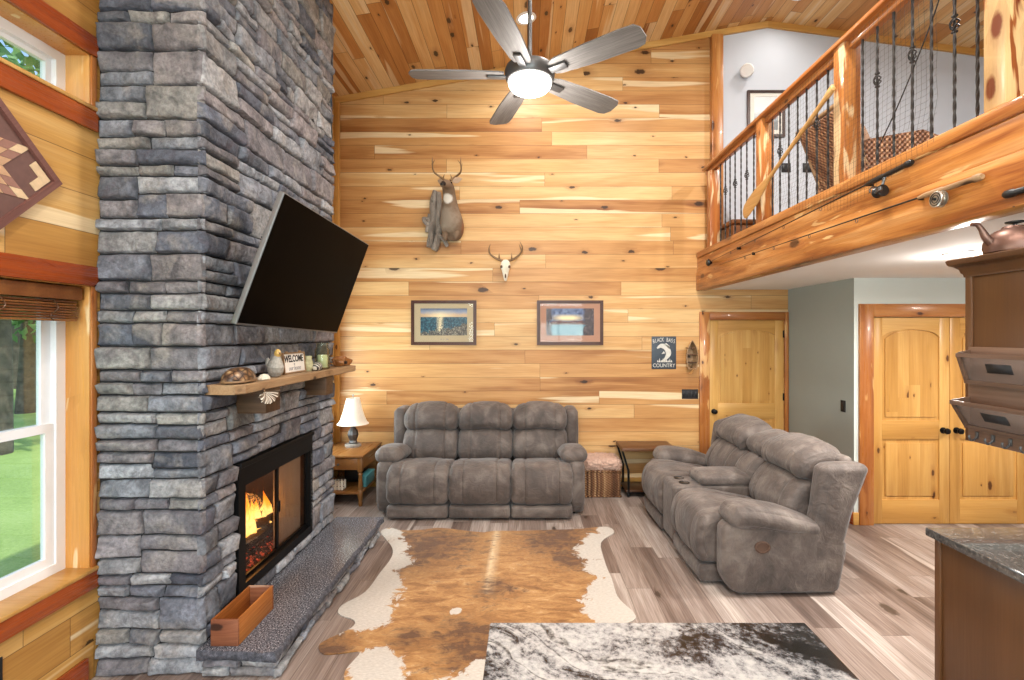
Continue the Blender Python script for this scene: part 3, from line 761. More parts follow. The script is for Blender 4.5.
# doors
def panel_door(root, x0, x1, yf, z1, knob_x, hinge_x, st=0.105):
    y0, y1 = yf, yf + 0.04
    sp, cr, mid1, mid0, bot = z1 - 0.185, z1 - 0.115, 1.015, 0.83, 0.24
    px0, px1 = x0 + st, x1 - st
    mbb((px0 - 0.01, yf + 0.014, bot - 0.01), (px1 + 0.01, yf + 0.03, z1 - 0.02)).build('panel', M['pine_zb'], root, sharp=0)
    for a, c_ in ((x0, px0), (px1, x1)): mbb((a, y0, 0.006), (c_, y1, z1), 0.003).build('stile', M['pine_z'], root)
    arch = [(px0, z1), (px0, sp)] + [(px0 + (px1 - px0) * j / 12, sp + (cr - sp) * (1 - (2 * j / 12 - 1) ** 2) ** 0.6) for j in range(1, 12)] + [(px1, sp), (px1, z1)]
    MB().prism(arch, y0, y1, 'xz').build('top_rail', M['pine_x'], root, sharp=30)
    mbb((px0, y0, mid0), (px1, y1, mid1), 0.003).build('middle_rail', M['pine_x'], root)
    mbb((px0, y0, 0.006), (px1, y1, bot), 0.003).build('bottom_rail', M['pine_x'], root)
    # raised fields
    ins = 0.035
    fld = [(px0 + ins, mid1 + ins), (px1 - ins, mid1 + ins), (px1 - ins, sp - ins * 0.6)] + [(px1 - ins - (px1 - px0 - 2 * ins) * j / 10, sp - ins * 0.6 + (cr - sp) * (1 - (2 * j / 10 - 1) ** 2) ** 0.6) for j in range(1, 10)] + [(px0 + ins, sp - ins * 0.6)]
    MB().prism(fld, yf + 0.004, yf + 0.016, 'xz').build('raised_panel', M['pine_zb'], root, sharp=30)
    mbb((px0 + ins, yf + 0.004, bot + ins), (px1 - ins, yf + 0.016, mid0 - ins), 0.004).build('raised_panel', M['pine_zb'], root)
    mt = T(knob_x, yf, 0.92) @ RX(90)
    MB().lathe([(0, 0.0), (0.031, 0.0), (0.031, 0.006), (0.014, 0.01), (0.012, 0.03), (0.024, 0.038), (0.03, 0.05), (0.026, 0.064), (0.012, 0.07), (0, 0.071)], 20, M=mt).build('knob', M['black'], root)
    for hz in (0.2, 1.05, 1.82): mbb((hinge_x - 0.012, yf - 0.008, hz), (hinge_x + 0.012, yf + 0.004, hz + 0.09), 0.003).build('hinge', M['black'], root)
d1 = room('door_1', 'knotty pine door with an arched panel behind the loveseat')
panel_door(d1, 2.234, 3.142, YB - 0.002, DT - 0.006, 2.285, 3.142)
for nm, lo, hi, mt in (('casing', (2.106, YB - 0.028, 0), (2.229, YB, DT + 0.098), 'ced_z'), ('casing', (3.147, YB - 0.028, 0), (3.192, YB, DT + 0.098), 'ced_z'), ('head_casing', (2.229, YB - 0.028, DT), (3.147, YB, DT + 0.098), 'ced_x')):
    mbb(lo, hi, 0.005).build(nm, M[mt], d1)
d2 = room('door_2', 'pair of light pine closet doors with black knobs')
panel_door(d2, 3.377, 4.134, 4.795, 2.023, 4.07, 3.372, 0.098); panel_door(d2, 4.139, 4.896, 4.795, 2.023, 4.2, 4.9, 0.098)
for nm, lo, hi, mt in (('casing', (3.236, 4.762, 0), (3.373, 4.79, 2.156), 'ced_z'), ('casing', (4.9, 4.762, 0), (5.03, 4.79, 2.156), 'ced_z'), ('head_casing', (3.373, 4.762, 2.029), (4.9, 4.79, 2.156), 'ced_x')):
    mbb(lo, hi, 0.005).build(nm, M[mt], d2)
mbb((2.229, YB + 0.06, 0), (3.147, YB + 0.1, DT)).build('door_back', M['pine_z'], d1, sharp=0)
mbb((3.373, 4.86, 0), (4.9, 4.89, 2.029)).build('door_back', M['pine_z'], d2, sharp=0)
# ------------------------------------------------------------------ stone fireplace
XS, YS, YE = -1.76, 2.66, 4.47
PAL = [(0.20, 0.205, 0.225), (0.27, 0.275, 0.29), (0.33, 0.335, 0.345), (0.235, 0.215, 0.215), (0.40, 0.385, 0.365), (0.30, 0.265, 0.255), (0.15, 0.158, 0.185), (0.35, 0.325, 0.285), (0.43, 0.43, 0.43)]
def rows(breaks, sizes=(0.07, 0.095, 0.115, 0.13, 0.15, 0.19, 0.23)):
    out = []
    for a, b_ in zip(breaks[:-1], breaks[1:]):
        hs = []; z = 0.0; L_ = b_ - a
        while z < L_ - 1e-6:
            h = rnd.choice(sizes); hs.append(h); z += h
        s_ = L_ / z
        z = a
        for h in hs: out.append((z, z + h * s_)); z += h * s_
    return out
def fill(u0, u1, z0, z1):
    out = []; h = z1 - z0; u = u0
    ws = []
    while u < u1 - 1e-6:
        w = rnd.uniform(0.14, 0.3) + h * rnd.uniform(0.4, 1.5); ws.append(w); u += w
    s_ = (u1 - u0) / sum(ws); u = u0
    for w in ws:
        w *= s_
        if h > 0.14 and rnd.random() < 0.55:
            c_ = z0 + h * rnd.uniform(0.36, 0.64)
            if w > 0.3 and rnd.random() < 0.5:
                q = u + w * rnd.uniform(0.35, 0.65)
                out += [(u, q, z0, c_), (q, u + w, z0, c_), (u, u + w, c_, z1)]
            else: out += [(u, u + w, z0, c_), (u, u + w, c_, z1)]
        else: out.append((u, u + w, z0, z1))
        u += w
    return out
def stone(mb, u0, u1, z0, z1, place, prot=0.03):
    g = 0.0035
    u0 += g; u1 -= g; z0 += g; z1 -= g
    d0 = rnd.uniform(-0.010, 0.014); tl = (rnd.uniform(-0.012, 0.012), rnd.uniform(-0.010, 0.010))
    col = Vector(rnd.choice(PAL)) * rnd.uniform(0.9, 1.42)
    col = Vector((col.x * 0.96, col.y, col.z * 1.07))
    def axis(a, b_):
        n_ = max(1, int((b_ - a - 0.044) / 0.035))
        return [a, a + 0.003, a + 0.009, a + 0.020] + [a + 0.022 + (b_ - a - 0.044) * j / n_ for j in range(1, n_)] + [b_ - 0.020, b_ - 0.009, b_ - 0.003, b_]
    U, Z = axis(u0, u1), axis(z0, z1); vs = []; cs = []
    so = rnd.random() * 50
    for z in Z:
        for u in U:
            e = min(u - u0, u1 - u, z - z0, z1 - z)
            p = 1 - (1 - min(e / 0.017, 1)) ** 3.0
            nz = noise.noise((u * 7 + so, z * 9, so)) * 0.018 + noise.noise((u * 23, z * 26, so)) * 0.012
            dd = -prot + (prot + d0 + nz + tl[0] * (2 * (u - u0) / (u1 - u0) - 1) + tl[1] * (2 * (z - z0) / (z1 - z0) - 1)) * p
            ju = noise.noise((u * 5, z * 9, 3.1)) * 0.012 + noise.noise((u * 30, z * 22, 5)) * 0.003; jz = noise.noise((u * 4, z * 6, 8.7)) * 0.006 + noise.noise((u * 22, z * 30, 2)) * 0.005
            vs.append(place(u + ju, z + jz, dd))
    n_ = len(U); fs = []
    for j in range(len(Z) - 1):
        for i in range(n_ - 1): fs.append((j * n_ + i, j * n_ + i + 1, (j + 1) * n_ + i + 1, (j + 1) * n_ + i))
    mb.add(vs, fs, None, 0, tuple(col))
FB = (2.985, 4.012, 0.245, 1.066)
TOPZ = ceil_z(XS) - 0.0
fp = thing('stone_fireplace', 'floor to ceiling grey ledge stone fireplace with raised granite hearth', 'fireplace', ((XL + XS) / 2, 3.5, 0))
mb = MB()
lv = rows([0.0, 0.165, 0.245, 1.066, TOPZ])
front = lambda u, z, d: (u, YS - d, z)
side = lambda u, z, d: (XS + d, u, z)
far = lambda u, z, d: (u, YE + d, z)
for (z0, z1) in lv:
    for q in fill(XL + 0.002, XS, z0, z1): stone(mb, *q, front)
    if z0 < 0.16: continue
    if FB[2] - 1e-4 < (z0 + z1) / 2 < FB[3]:
        for s_ in ((YS, FB[0]), (FB[1], YE)):
            for q in fill(*s_, z0, z1): stone(mb, *q, side)
    else:
        for q in fill(YS, YE, z0, z1): stone(mb, *q, side)
    for q in fill(XL + 0.01, XS, z0, z1): stone(mb, *q, far)
# hearth base stones
HX, HY0, HY1, HZ = -1.335, 2.60, 4.55, 0.165
for (z0, z1) in ((0.0, 0.055), (0.055, 0.112)):
    for q in fill(XS + 0.002, HX - 0.012, z0, z1): stone(mb, *q, lambda u, z, d: (u, YS - 0.02 - d, z), 0.02)
    for q in fill(YS - 0.02, HY1 - 0.03, z0, z1): stone(mb, *q, lambda u, z, d: (HX - 0.012 + d, u, z), 0.02)
c_ = -0.028
mb.holed('x', XS - 0.12, XS + c_, YS - c_, YE + c_, 0, TOPZ, [FB], mi=1)
mb.box((XL + 0.002, YS - c_, 1.25), (XS - 0.12, YE + c_, TOPZ), mi=1)
mb.box((XL + 0.002, YS - c_, 0.0), (XS - 0.12, 2.90, 1.25), mi=1); mb.box((XL + 0.002, 4.1, 0.0), (XS - 0.12, YE + c_, 1.25), mi=1)
mb.box((XS, YS + 0.02, 0), (HX - 0.03, HY1 - 0.05, 0.111), mi=1)
mb.build('stonework', [M['stone'], M['mortar']], fp, world=True, attr=True, sharp=60, fix=False)
# granite slab with a rock-faced edge
def slab_outline():
    pts = []
    def seg(a, b_, n_):
        for j in range(n_):
            t_ = j / n_; x = a[0] + (b_[0] - a[0]) * t_; y = a[1] + (b_[1] - a[1]) * t_
            pts.append((x, y))
    seg((XS - 0.01, HY0 + 0.02), (HX, HY0), 14); seg((HX, HY0), (HX, HY1), 60); seg((HX, HY1), (XS - 0.01, HY1), 14); pts.append((XS - 0.01, HY1))
    return pts
ol = slab_outline(); rg = []
for j, (z, e) in enumerate(((0.108, -0.012), (0.122, 0.006), (0.14, 0.008), (0.155, 0.002), (HZ - 0.001, -0.006))):
    ring = []
    for (x, y) in ol:
        w_ = noise.noise((x * 14, y * 14, z * 40)) * 0.012 + noise.noise((x * 40, y * 40, z * 60)) * 0.006
        dx = e + w_ if x > XS + 0.03 else 0
        ring.append((x + (dx if x > HX - 0.02 else 0), y - (dx if y < HY0 + 0.03 else 0) + (dx if y > HY1 - 0.02 else 0), z))
    rg.append(ring)
sl = MB(); sl.rings(rg, caps=False)
sl.add([(p[0], p[1], HZ) for p in rg[-1]], [tuple(range(len(ol)))], mi=1)
b0 = len(ol)
sl.add([*rg[-1], *[(p[0], p[1], HZ) for p in rg[-1]]], [(i, (i + 1) % b0, b0 + (i + 1) % b0, b0 + i) for i in range(b0)])
sl.build('hearth_slab', [M['hearthedge'], M['hearth']], fp, world=True, sharp=50)
# firebox
fs_ = MB().holed('x', XS - 0.05, XS + 0.004, FB[0], FB[1], FB[2], FB[3], [(3.06, 3.975, 0.305, 0.915)])
fs_.box((XS + 0.002, FB[0], 1.035), (XS + 0.02, FB[1], FB[3]), 0.004)
sur = fs_.build('firebox_surround', M['black'], fp, world=True, sharp=0)
vt = MB()
for j in range(18): vt.box((XS + 0.003, 3.983, 0.36 + j * 0.03), (XS + 0.007, 3.995, 0.376 + j * 0.03), 0.001)
sur2 = vt.build('vent_slot', M['pewter'], fp, world=True)
lin = MB()
x0, x1 = -2.24, XS - 0.05
lin.add([(x1, 3.03, .27), (x1, 4.0, .27), (x1, 4.0, .97), (x1, 3.03, .97), (x0, 3.14, .27), (x0, 3.88, .27), (x0, 3.88, .9), (x0, 3.14, .9)],
        [(4, 5, 6, 7), (0, 1, 5, 4), (1, 2, 6, 5), (2, 3, 7, 6), (3, 0, 4, 7)])
lin.build('firebox_lining', M['firebrick'], fp, world=True, sharp=0, fix=False)
for (a, b2) in ((3.062, 3.518), (3.522, 3.973)):
    dfr = MB().holed('x', XS - 0.045, XS - 0.03, a, b2, 0.31, 0.912, [(a + 0.012, b2 - 0.012, 0.325, 0.897)]).build('glass_door', M['black'], fp, world=True, sharp=0)
    mbb((XS - 0.039, a + 0.012, 0.325), (XS - 0.036, b2 - 0.012, 0.897)).build('door_glass', M['fireglass'], dfr, world=True, sharp=0)
    mbb((XS - 0.03, b2 - 0.018 if a < 3.3 else a + 0.006, 0.58), (XS - 0.018, b2 - 0.008 if a < 3.3 else a + 0.016, 0.66), 0.003).build('handle', M['black'], dfr, world=True)
def curtain(y0, y1):
    n_ = int((y1 - y0) / 0.006); pts = []; 
    for j in range(n_ + 1):
        y = y0 + (y1 - y0) * j / n_; pts.append((XS - 0.075 + 0.012 * math.sin(y * 190 + 2 * math.sin(y * 31)), y))
    m_ = MB(); vs = [(x, y, z) for z in (0.30, 0.90) for (x, y) in pts]
    m_.add(vs, [(i, i + 1, n_ + 2 + i, n_ + 1 + i) for i in range(n_)]); return m_
nt = NT('fire_screen_mesh'); f_ = nt.n('ShaderNodeBsdfPrincipled'); f_.inputs['Base Color'].default_value = srgb('#b4aaa0'); f_.inputs['Roughness'].default_value = 0.5; f_.inputs['Metallic'].default_value = 0.5
tr_ = nt.n('ShaderNodeBsdfTransparent'); mx_ = nt.n('ShaderNodeMixShader'); mx_.inputs[0].default_value = 0.7
nt.t.links.new(tr_.outputs[0], mx_.inputs[1]); nt.t.links.new(f_.outputs[0], mx_.inputs[2]); M['meshscreen'] = nt.surf(mx_.outputs[0])
curtain(3.56, 3.955).build('mesh_curtain', M['meshscreen'], fp, world=True, fix=False)
curtain(3.075, 3.12).build('mesh_curtain', M['meshscreen'], fp, world=True, fix=False)
gr = MB()
for j in range(8):
    y = 3.42 + j * 0.06; gr.tube([(-2.16, y, 0.335), (-1.9, y, 0.335), (-1.885, y, 0.39)], 0.008, 6)
gr.tube([(-2.1, 3.38, 0.327), (-2.1, 3.88, 0.327)], 0.009, 6); gr.tube([(-1.93, 3.38, 0.327), (-1.93, 3.88, 0.327)], 0.009, 6)
for y in (3.42, 3.84):
    for x in (-2.1, -1.93): gr.tube([(x, y, 0.27), (x, y, 0.33)], 0.008, 6)
gr.build('grate', M['iron'], fp, world=True)
em = MB(); n_ = 26
vs = []
for i in range(n_):
    for j in range(n_):
        a, c2 = i / (n_ - 1), j / (n_ - 1)
        x = -2.18 + 0.36 * a; y = 3.2 + 0.64 * c2
        edge = min(a, 1 - a, c2, 1 - c2)
        vs.append((x, y, 0.272 + min(edge * 5, 1) * (0.05 + 0.05 * abs(noise.noise((x * 22, y * 22, 1.0))) + 0.02 * noise.noise((x * 50, y * 50, 0)))))
em.add(vs, [(i * n_ + j, i * n_ + j + 1, (i + 1) * n_ + j + 1, (i + 1) * n_ + j) for i in range(n_ - 1) for j in range(n_ - 1)])
tag(em.build('ember_bed', M['ember'], at=(-2.02, 3.6, 0.27), sharp=60), 'bed of glowing embers and ash under the fire logs', 'embers', kind='stuff')
logs = [((-2.1, 3.34, 0.395), (-2.1, 3.84, 0.39), 0.048, 'charred log along the back of the fire'),
        ((-1.96, 3.38, 0.39), (-1.95, 3.88, 0.395), 0.042, 'charred log along the front of the fire'),
        ((-2.14, 3.46, 0.478), (-1.92, 3.64, 0.468), 0.036, 'charred log laid across the others on the left of the fire'),
        ((-1.92, 3.72, 0.472), (-2.13, 3.8, 0.48), 0.034, 'charred log laid across the others on the right of the fire')]
for (a, b2, r_, lb) in logs:
    a = Vector(a); b2 = Vector(b2); n_ = 10; pts = []; rr = []
    for j in range(n_ + 1):
        p = a.lerp(b2, j / n_); pts.append(p + Vector((0, 0, 0.008 * noise.noise(p * 9)))); rr.append(r_ * (1 + 0.15 * noise.noise(p * 14)))
    tag(MB().tube(pts, rr, 12).build('fire_log', M['bark'], at=tuple((a + b2) / 2)), lb, 'log', 'logs on the fire')
fl = MB()
frnd = random.Random(3)
for (x, y, h, r_) in [(-2.0, 3.42, .28, .04), (-2.03, 3.48, .38, .05), (-1.98, 3.53, .30, .045), (-2.05, 3.57, .46, .055), (-2.0, 3.62, .36, .05), (-2.04, 3.67, .33, .05), (-1.98, 3.72, .40, .05), (-2.03, 3.78, .3, .045), (-2.0, 3.84, .2, .035)]:
    n_ = 18; pts = []; rr = []; ph = frnd.random() * 6
    for j in range(n_ + 1):
        t_ = j / n_
        pts.append((x + 0.018 * math.sin(ph + 5 * t_) * t_, y + 0.03 * math.sin(ph * 1.7 + 6 * t_) * t_, 0.37 + h * t_))
        w_ = (math.sin(PI * min(1, t_ * 1.15 + 0.12)) ** 0.9) * (1 - t_) ** 0.55 + 0.002
        rr.append((r_ * w_ * 0.55, r_ * w_))
    fl.tube(pts, rr, 10)
tag(fl.build('fire_flames', M['flame'], at=(-2.02, 3.6, 0.385), sharp=0), 'orange flames rising from the logs behind the fireplace glass', 'fire', kind='stuff')

# mantel
ma = thing('mantel_shelf', 'rough timber mantel shelf on block brackets above the firebox', 'shelf', (XS, 3.6, 1.5))
MX = -1.575; MZ0, MZ1 = 1.522, 1.577
ed = []
for j in range(41):
    y = 2.70 + (4.5 - 2.70) * j / 40
    x = MX + 0.010 * noise.noise((y * 4, 0, 0)) + 0.004 * noise.noise((y * 19, 2, 0))
    if j == 0: x -= 0.03
    ed.append((x, y))
poly = [(XS - 0.02, 2.70)] + ed + [(XS - 0.02, 4.5)]
rg = []
for (z, e) in ((MZ0, 0.008), (MZ0 + 0.006, 0), (MZ1 - 0.006, 0), (MZ1, 0.007)):
    rg.append([(x - (e if x > XS else 0), y, z) for (x, y) in poly])
MB().rings(rg).build('shelf_board', M['mantel'], ma, world=True, sharp=35)
cb = MB().box((XS - 0.01, 2.975, 1.375), (-1.585, 3.15, MZ0 - 0.001), 0.006).build('bracket', M['corbel'], ma, world=True)
MB().box((XS - 0.01, 3.88, 1.375), (-1.59, 4.02, MZ0 - 0.001), 0.006).build('bracket', M['corbel'], ma, world=True)
# ------------------------------------------------------------------ recliners
def seam(cx, w, amt=0.010):
    def f(x): return sum(amt * math.exp(-((x - cx - s_ * w * 0.27) / 0.012) ** 2) for s_ in (-1, 1))
    return f
def recliner(root, W, segs, lean, aw=0.165, top=1.07, wing=0.68, drop=0.0, wy=0.80):
    S = M['suede']
    hw = W / 2
    MB().rbox((0, 0.46, 0.17), (W - 0.12, 0.78, 0.26), 0.03).build('base', S, root)
    for x in (-hw + 0.12, hw - 0.12):
        for y in (0.14, 0.82): mbb((x - 0.03, y - 0.03, 0), (x + 0.03, y + 0.03, 0.05), 0.004).build('foot', M['blackp'], root)
    for s_ in (-1, 1):
        xc = s_ * (hw - aw / 2)
        def wp(p, s_=s_):
            q = Vector(p); t_ = max(0, (q.y - 0.5) / 0.4)
            if q.z > 0.3: q.z -= 0.17 * t_ ** 1.4 * (q.z - 0.3) / 0.27
            if q.y < 0.1: q.y += 0.10 * max(0, (0.16 - q.z) / 0.16) ** 1.6; q.y += 0.03 * max(0, (q.z - 0.4) / 0.16) ** 2
            if q.y > 0.8: q.y -= 0.06 * max(0, (0.3 - q.z) / 0.3)
            return q
        arm = MB().rbox((xc, 0.45, 0.285 - drop / 2), (aw, 0.90, 0.55 - drop), 0.055, k=4, mid=10, bulge=(0.012, 0.0, 0.0), warp=wp).build('arm', S, root, sharp=0)
        def wp2(p):
            q = Vector(p); t_ = (q.y - 0.06) / 0.68
            q.z = 0.645 + (q.z - 0.645) * (1 - 0.45 * max(0, t_ - 0.55) / 0.45)
            q.x = xc - s_ * 0.022 + (q.x - xc + s_ * 0.022) * (1 - 0.25 * max(0, t_ - 0.6) / 0.4)
            q.z -= drop + 0.125 * max(0, t_) ** 1.6 + 0.16 * max(0, 0.22 - t_) ** 1.5
            return q
        MB().rbox((xc - s_ * 0.022, 0.39, 0.615), (aw + 0.115, 0.68, 0.15), 0.073, k=5, mid=8, bulge=(0.01, 0.01, 0.02), warp=wp2).build('arm_pad', S, arm, sharp=0)
        if s_ == 1:
            mt = T(xc + aw / 2 + 0.014, 0.27, 0.36) @ RY(90)
            MB().lathe([(0.056, -0.01), (0.056, 0.004), (0.046, 0.008), (0.040, -0.002), (0, -0.003)], 24, M=mt @ Matrix.Diagonal((0.75, 1, 1, 1))).build('recline_handle', M['rust'], arm)
        # wing beside the back
        def wp3(p):
            q = Vector(p); q.y += lean * (q.z - 0.42)
            if q.z > 0.6: q.y += (q.y - wy - lean * (q.z - 0.42)) * 0.35 * min(1, (q.z - 0.6) / 0.3)
            return q
        MB().rbox((s_ * (hw - 0.075), wy, 0.32 + wing / 2), (0.15, 0.26, wing), 0.05, k=4, mid=8, bulge=(0.012, 0.01, 0.01), warp=wp3).build('wing', S, root, sharp=0)
    def wb(p):
        q = Vector(p); q.y += lean * (q.z - 0.42); return q
    MB().rbox((0, wy + 0.06, 0.62), (W - 0.2, 0.10, 0.68 if drop else 0.72), 0.04, k=3, mid=6, warp=wb).build('back_shell', S, root, sharp=0)
    for (kind, a, c_) in segs:
        w = c_ - a; xc = (a + c_) / 2; sm = seam(xc, w)
        def soft(prof, x0, x1, rr, warp, n_=40):
            P = bez([(0, y, z) for y, z in prof] + [(0, prof[0][0], prof[0][1])], 6)[:-1]
            cy = sum(p.y for p in P) / len(P); cz = sum(p.z for p in P) / len(P)
            nrm = []
            for k_ in range(len(P)):
                d_ = P[(k_ + 1) % len(P)] - P[k_ - 1]; m2 = Vector((0, d_.z, -d_.y)).normalized()
                if m2.dot(P[k_] - Vector((0, cy, cz))) < 0: m2 = -m2
                nrm.append(m2)
            xs = [x0 + rr * (1 - math.cos(PI / 2 * q / 6)) for q in range(6)] + [x0 + rr + (x1 - x0 - 2 * rr) * q / n_ for q in range(n_ + 1)] + [x1 - rr * (1 - math.cos(PI / 2 * q / 6)) for q in reversed(range(6))]
            rg = []
            for x in xs:
                d_ = min(x - x0, x1 - x); ins = rr * (1 - math.sqrt(max(0, 1 - (1 - min(d_ / rr, 1)) ** 2)))
                rg.append([Vector(warp(Vector((x, p.y - m2.y * ins, p.z - m2.z * ins)), m2)) for p, m2 in zip(P, nrm)])
            return MB().rings(rg)
        def wr(q, amp):
            return amp * noise.noise((q.x * 7 + a * 9, q.y * 9, q.z * 5))
        if kind == 'seat':
            def ws(p, n2):
                q = Vector(p); e = (q.x - xc) / (w / 2)
                q -= n2 * (sm(q.x) * 1.0 + 0.012 * e * e - wr(q, 0.008))
                # gathered corners at the front
                if q.y < 0.05: q.x += 0.004 * math.sin(q.z * 60) * abs(e) ** 3 * (1 if e > 0 else -1)
                return q
            soft([(0.03, 0.145), (-0.09, 0.165), (-0.135, 0.28), (-0.125, 0.42), (-0.06, 0.515), (0.10, 0.55), (0.32, 0.515), (0.58, 0.45), (0.60, 0.30), (0.30, 0.16)], a + 0.002, c_ - 0.002, 0.05, ws).build('seat_cushion', S, root, sharp=0)
            MB().rbox((xc, 0.0, 0.085), (w - 0.010, 0.20, 0.125), 0.03, k=3, mid=6, bulge=(0, 0.015, 0), warp=lambda p: Vector((p.x, p.y + sm(p.x) * 0.6, p.z))).build('footrest', S, root, sharp=0)
        else:
            cw = w - 0.02
            cons = MB().rbox((xc, 0.27, 0.29), (cw, 0.72, 0.50), 0.035, k=3, mid=4, bulge=(0, 0.01, 0.005)).build('console', S, root, sharp=0)
            for q in (-1, 1):
                MB().lathe([(0.046, 0.0), (0.048, 0.004), (0.041, 0.006), (0.039, 0.0015), (0, 0.001)], 24, c=(xc + q * 0.072, 0.035, 0.541)).build('cup_holder', M['blackp'], cons)
            MB().rbox((xc, 0.40, 0.575), (cw + 0.01, 0.50, 0.10), 0.045, k=4, mid=8, bulge=(0, 0.01, 0.02)).build('console_lid', S, cons, sharp=0)
        def wl(p, n2):
            q = Vector(p); e = (q.x - xc) / (w / 2)
            q -= n2 * (sm(q.x) + 0.02 * e * e - wr(q, 0.008))
            if q.z > 0.62: q.z += 0.03 * (1 - e * e) * (q.z - 0.62) / 0.16
            q.y += lean * (q.z - 0.42); return q
        soft([(0.64, 0.41), (0.545, 0.45), (0.50, 0.56), (0.525, 0.68), (0.60, 0.765), (0.72, 0.78), (0.82, 0.70), (0.82, 0.48), (0.74, 0.41)], a + 0.002, c_ - 0.002, 0.055, wl).build('lumbar_cushion', S, root, sharp=0)
        hd = (top if kind == 'seat' else top - 0.045) - 1.07
        def wh(p, n2):
            q = Vector(p); e = (q.x - xc) / (w / 2)
            g2 = 0.006 * math.sin(q.x * 95) * abs(e) ** 4
            q -= n2 * (sm(q.x) + 0.018 * e * e + g2 - wr(q, 0.010))
            if kind != 'seat': q.y += 0.035
            if q.z > 0.9: q.z -= 0.055 * abs(e) ** 3.5 * (q.z - 0.9) / 0.15
            if q.z < 0.86: q.z += 0.04 * (1 - e * e) * (0.86 - q.z) / 0.12
            q.y += lean * (q.z - 0.42); return q
        soft([(0.66, 0.735), (0.565, 0.76), (0.515, 0.86), (0.54, 0.98 + hd * 0.6), (0.63, 1.055 + hd), (0.74, 1.075 + hd), (0.85, 1.03 + hd), (0.885, 0.90), (0.86, 0.76), (0.76, 0.735)], a + 0.001, c_ - 0.001, 0.085, wh).build('head_cushion', S, root, sharp=0)
sofa = thing('reclining_sofa', 'three seat grey brown suede reclining sofa facing the cowhide rug', 'sofa', (-0.475, 4.975, 0))
recliner(sofa, 2.13, [('seat', -0.935, -0.312), ('seat', -0.312, 0.312), ('seat', 0.312, 0.935)], 0.06)
love = thing('reclining_loveseat', 'grey brown suede loveseat with a cup holder console and wing sides', 'sofa', (1.36, 4.425, 0), R(-90 + 1.5))
recliner(love, 1.95, [('seat', -0.81, -0.165), ('console', -0.165, 0.165), ('seat', 0.165, 0.81)], 0.265, top=1.035, wing=0.605, drop=0.045, wy=0.765)

# ------------------------------------------------------------------ cowhide
def gp(u, v):
    y = F * H / (v - CV); return ((u - CU) * y / F, y)
half_l = [(484, 533), (471, 532), (455, 530), (438, 528.5), (420, 530.5), (401, 531), (390, 528.5), (381, 532), (386, 540), (392, 548), (391.5, 558), (379, 575), (365, 593), (342, 606), (339, 615), (354, 621), (351, 629), (324, 642), (318.5, 649), (324, 655), (339, 654.5), (360, 653)]
half_r = [(484, 533), (495, 531.5), (518, 531.5), (550, 530.5), (581, 529.5), (606, 527.5), (614, 533), (601, 543), (605, 563), (612, 580), (618, 598), (634, 614), (632, 622)]
L_ = [gp(*p) for p in half_l]; R_ = [gp(*p) for p in half_r]
L_ += [(-1.00, 2.70), (-0.96, 2.60), (-0.82, 2.46), (-0.62, 2.42), (-0.55, 2.30), (-0.42, 2.16), (-0.28, 2.12)]
R_ += [(0.44, 3.02), (0.36, 2.86), (0.46, 2.78), (0.46, 2.72), (0.42, 2.66), (0.28, 2.62), (0.3, 2.5), (0.16, 2.4), (0.02, 2.38), (-0.05, 2.26), (-0.16, 2.15)]
outl = L_ + list(reversed(R_[1:]))
sm = bez([(x, y, 0) for x, y in outl] + [(outl[0][0], outl[0][1], 0)], 4)[:-1]
bm = bmesh.new()
vs = [bm.verts.new((p.x, p.y, 0.007)) for p in sm]
bm.faces.new(vs)
bm.normal_update()
for ax in (0, 1):
    lo = min(p[ax] for p in sm); hi = max(p[ax] for p in sm)
    k = lo + 0.03
    while k < hi:
        co = [0, 0, 0]; co[ax] = k; no = [0, 0, 0]; no[ax] = 1
        bmesh.ops.bisect_plane(bm, geom=bm.verts[:] + bm.edges[:] + bm.faces[:], plane_co=co, plane_no=no)
        k += 0.035
ret = bmesh.ops.extrude_face_region(bm, geom=bm.faces[:])
for v_ in [g for g in ret['geom'] if isinstance(g, bmesh.types.BMVert)]: v_.co.z = 0.001
bmesh.ops.recalc_face_normals(bm, faces=bm.faces[:])
whites = [(gp(384, 536), .10), (gp(390, 548), .09), (gp(394, 562), .085), (gp(378, 583), .10), (gp(360, 600), .15), (gp(348, 612), .13), (gp(368, 618), .09), (gp(380, 612), .06), (gp(372, 664), .08), (gp(380, 676), .08),
          (gp(612, 531), .08), (gp(600, 541), .09), (gp(596, 552), .10), (gp(604, 568), .09), (gp(612, 588), .09), (gp(618, 607), .14), (gp(602, 616), .07), (gp(628, 617), .12), ((-0.26, 2.70), .06), ((-.35, 2.5), .1), ((.3, 2.75), .15), (gp(456, 612), .03)]
darks = [(gp(432, 545), .28), (gp(405, 540), .15), (gp(470, 640), .16), (gp(478, 655), .14), (gp(560, 540), .25), (gp(590, 560), .15), (gp(410, 640), .07), (gp(495, 590), .10), (gp(330, 648), .09), (gp(385, 572), .1), (gp(600, 566), .03), (gp(570, 560), .12)]
me = bpy.data.meshes.new('cowhide_rug'); bm.to_mesh(me); bm.free()
ca = me.color_attributes.new('tint', 'FLOAT_COLOR', 'POINT')
def fall(p, lst): return min(1.0, max(0.0, max(1.2 - 0.5 * math.hypot(p[0] - c_[0], p[1] - c_[1]) / r_ for (c_, r_) in lst)))
for i, v_ in enumerate(me.vertices):
    sp = math.exp(-((v_.co.x + 0.285) / 0.035) ** 2) * (0.5 if v_.co.y < 4.2 else 0.15)
    ca.data[i].color = (fall(v_.co, [(c_, r_ * (1.28 if r_ > .07 else 1)) for (c_, r_) in whites]), max(fall(v_.co, [(c_, r_ * 1.5) for (c_, r_) in darks]) * 0.85, sp if v_.co.y < 3.6 else 0), (math.exp(-((v_.co.x + 0.285) / 0.03) ** 2) if v_.co.y > 3.5 else 0), 1)
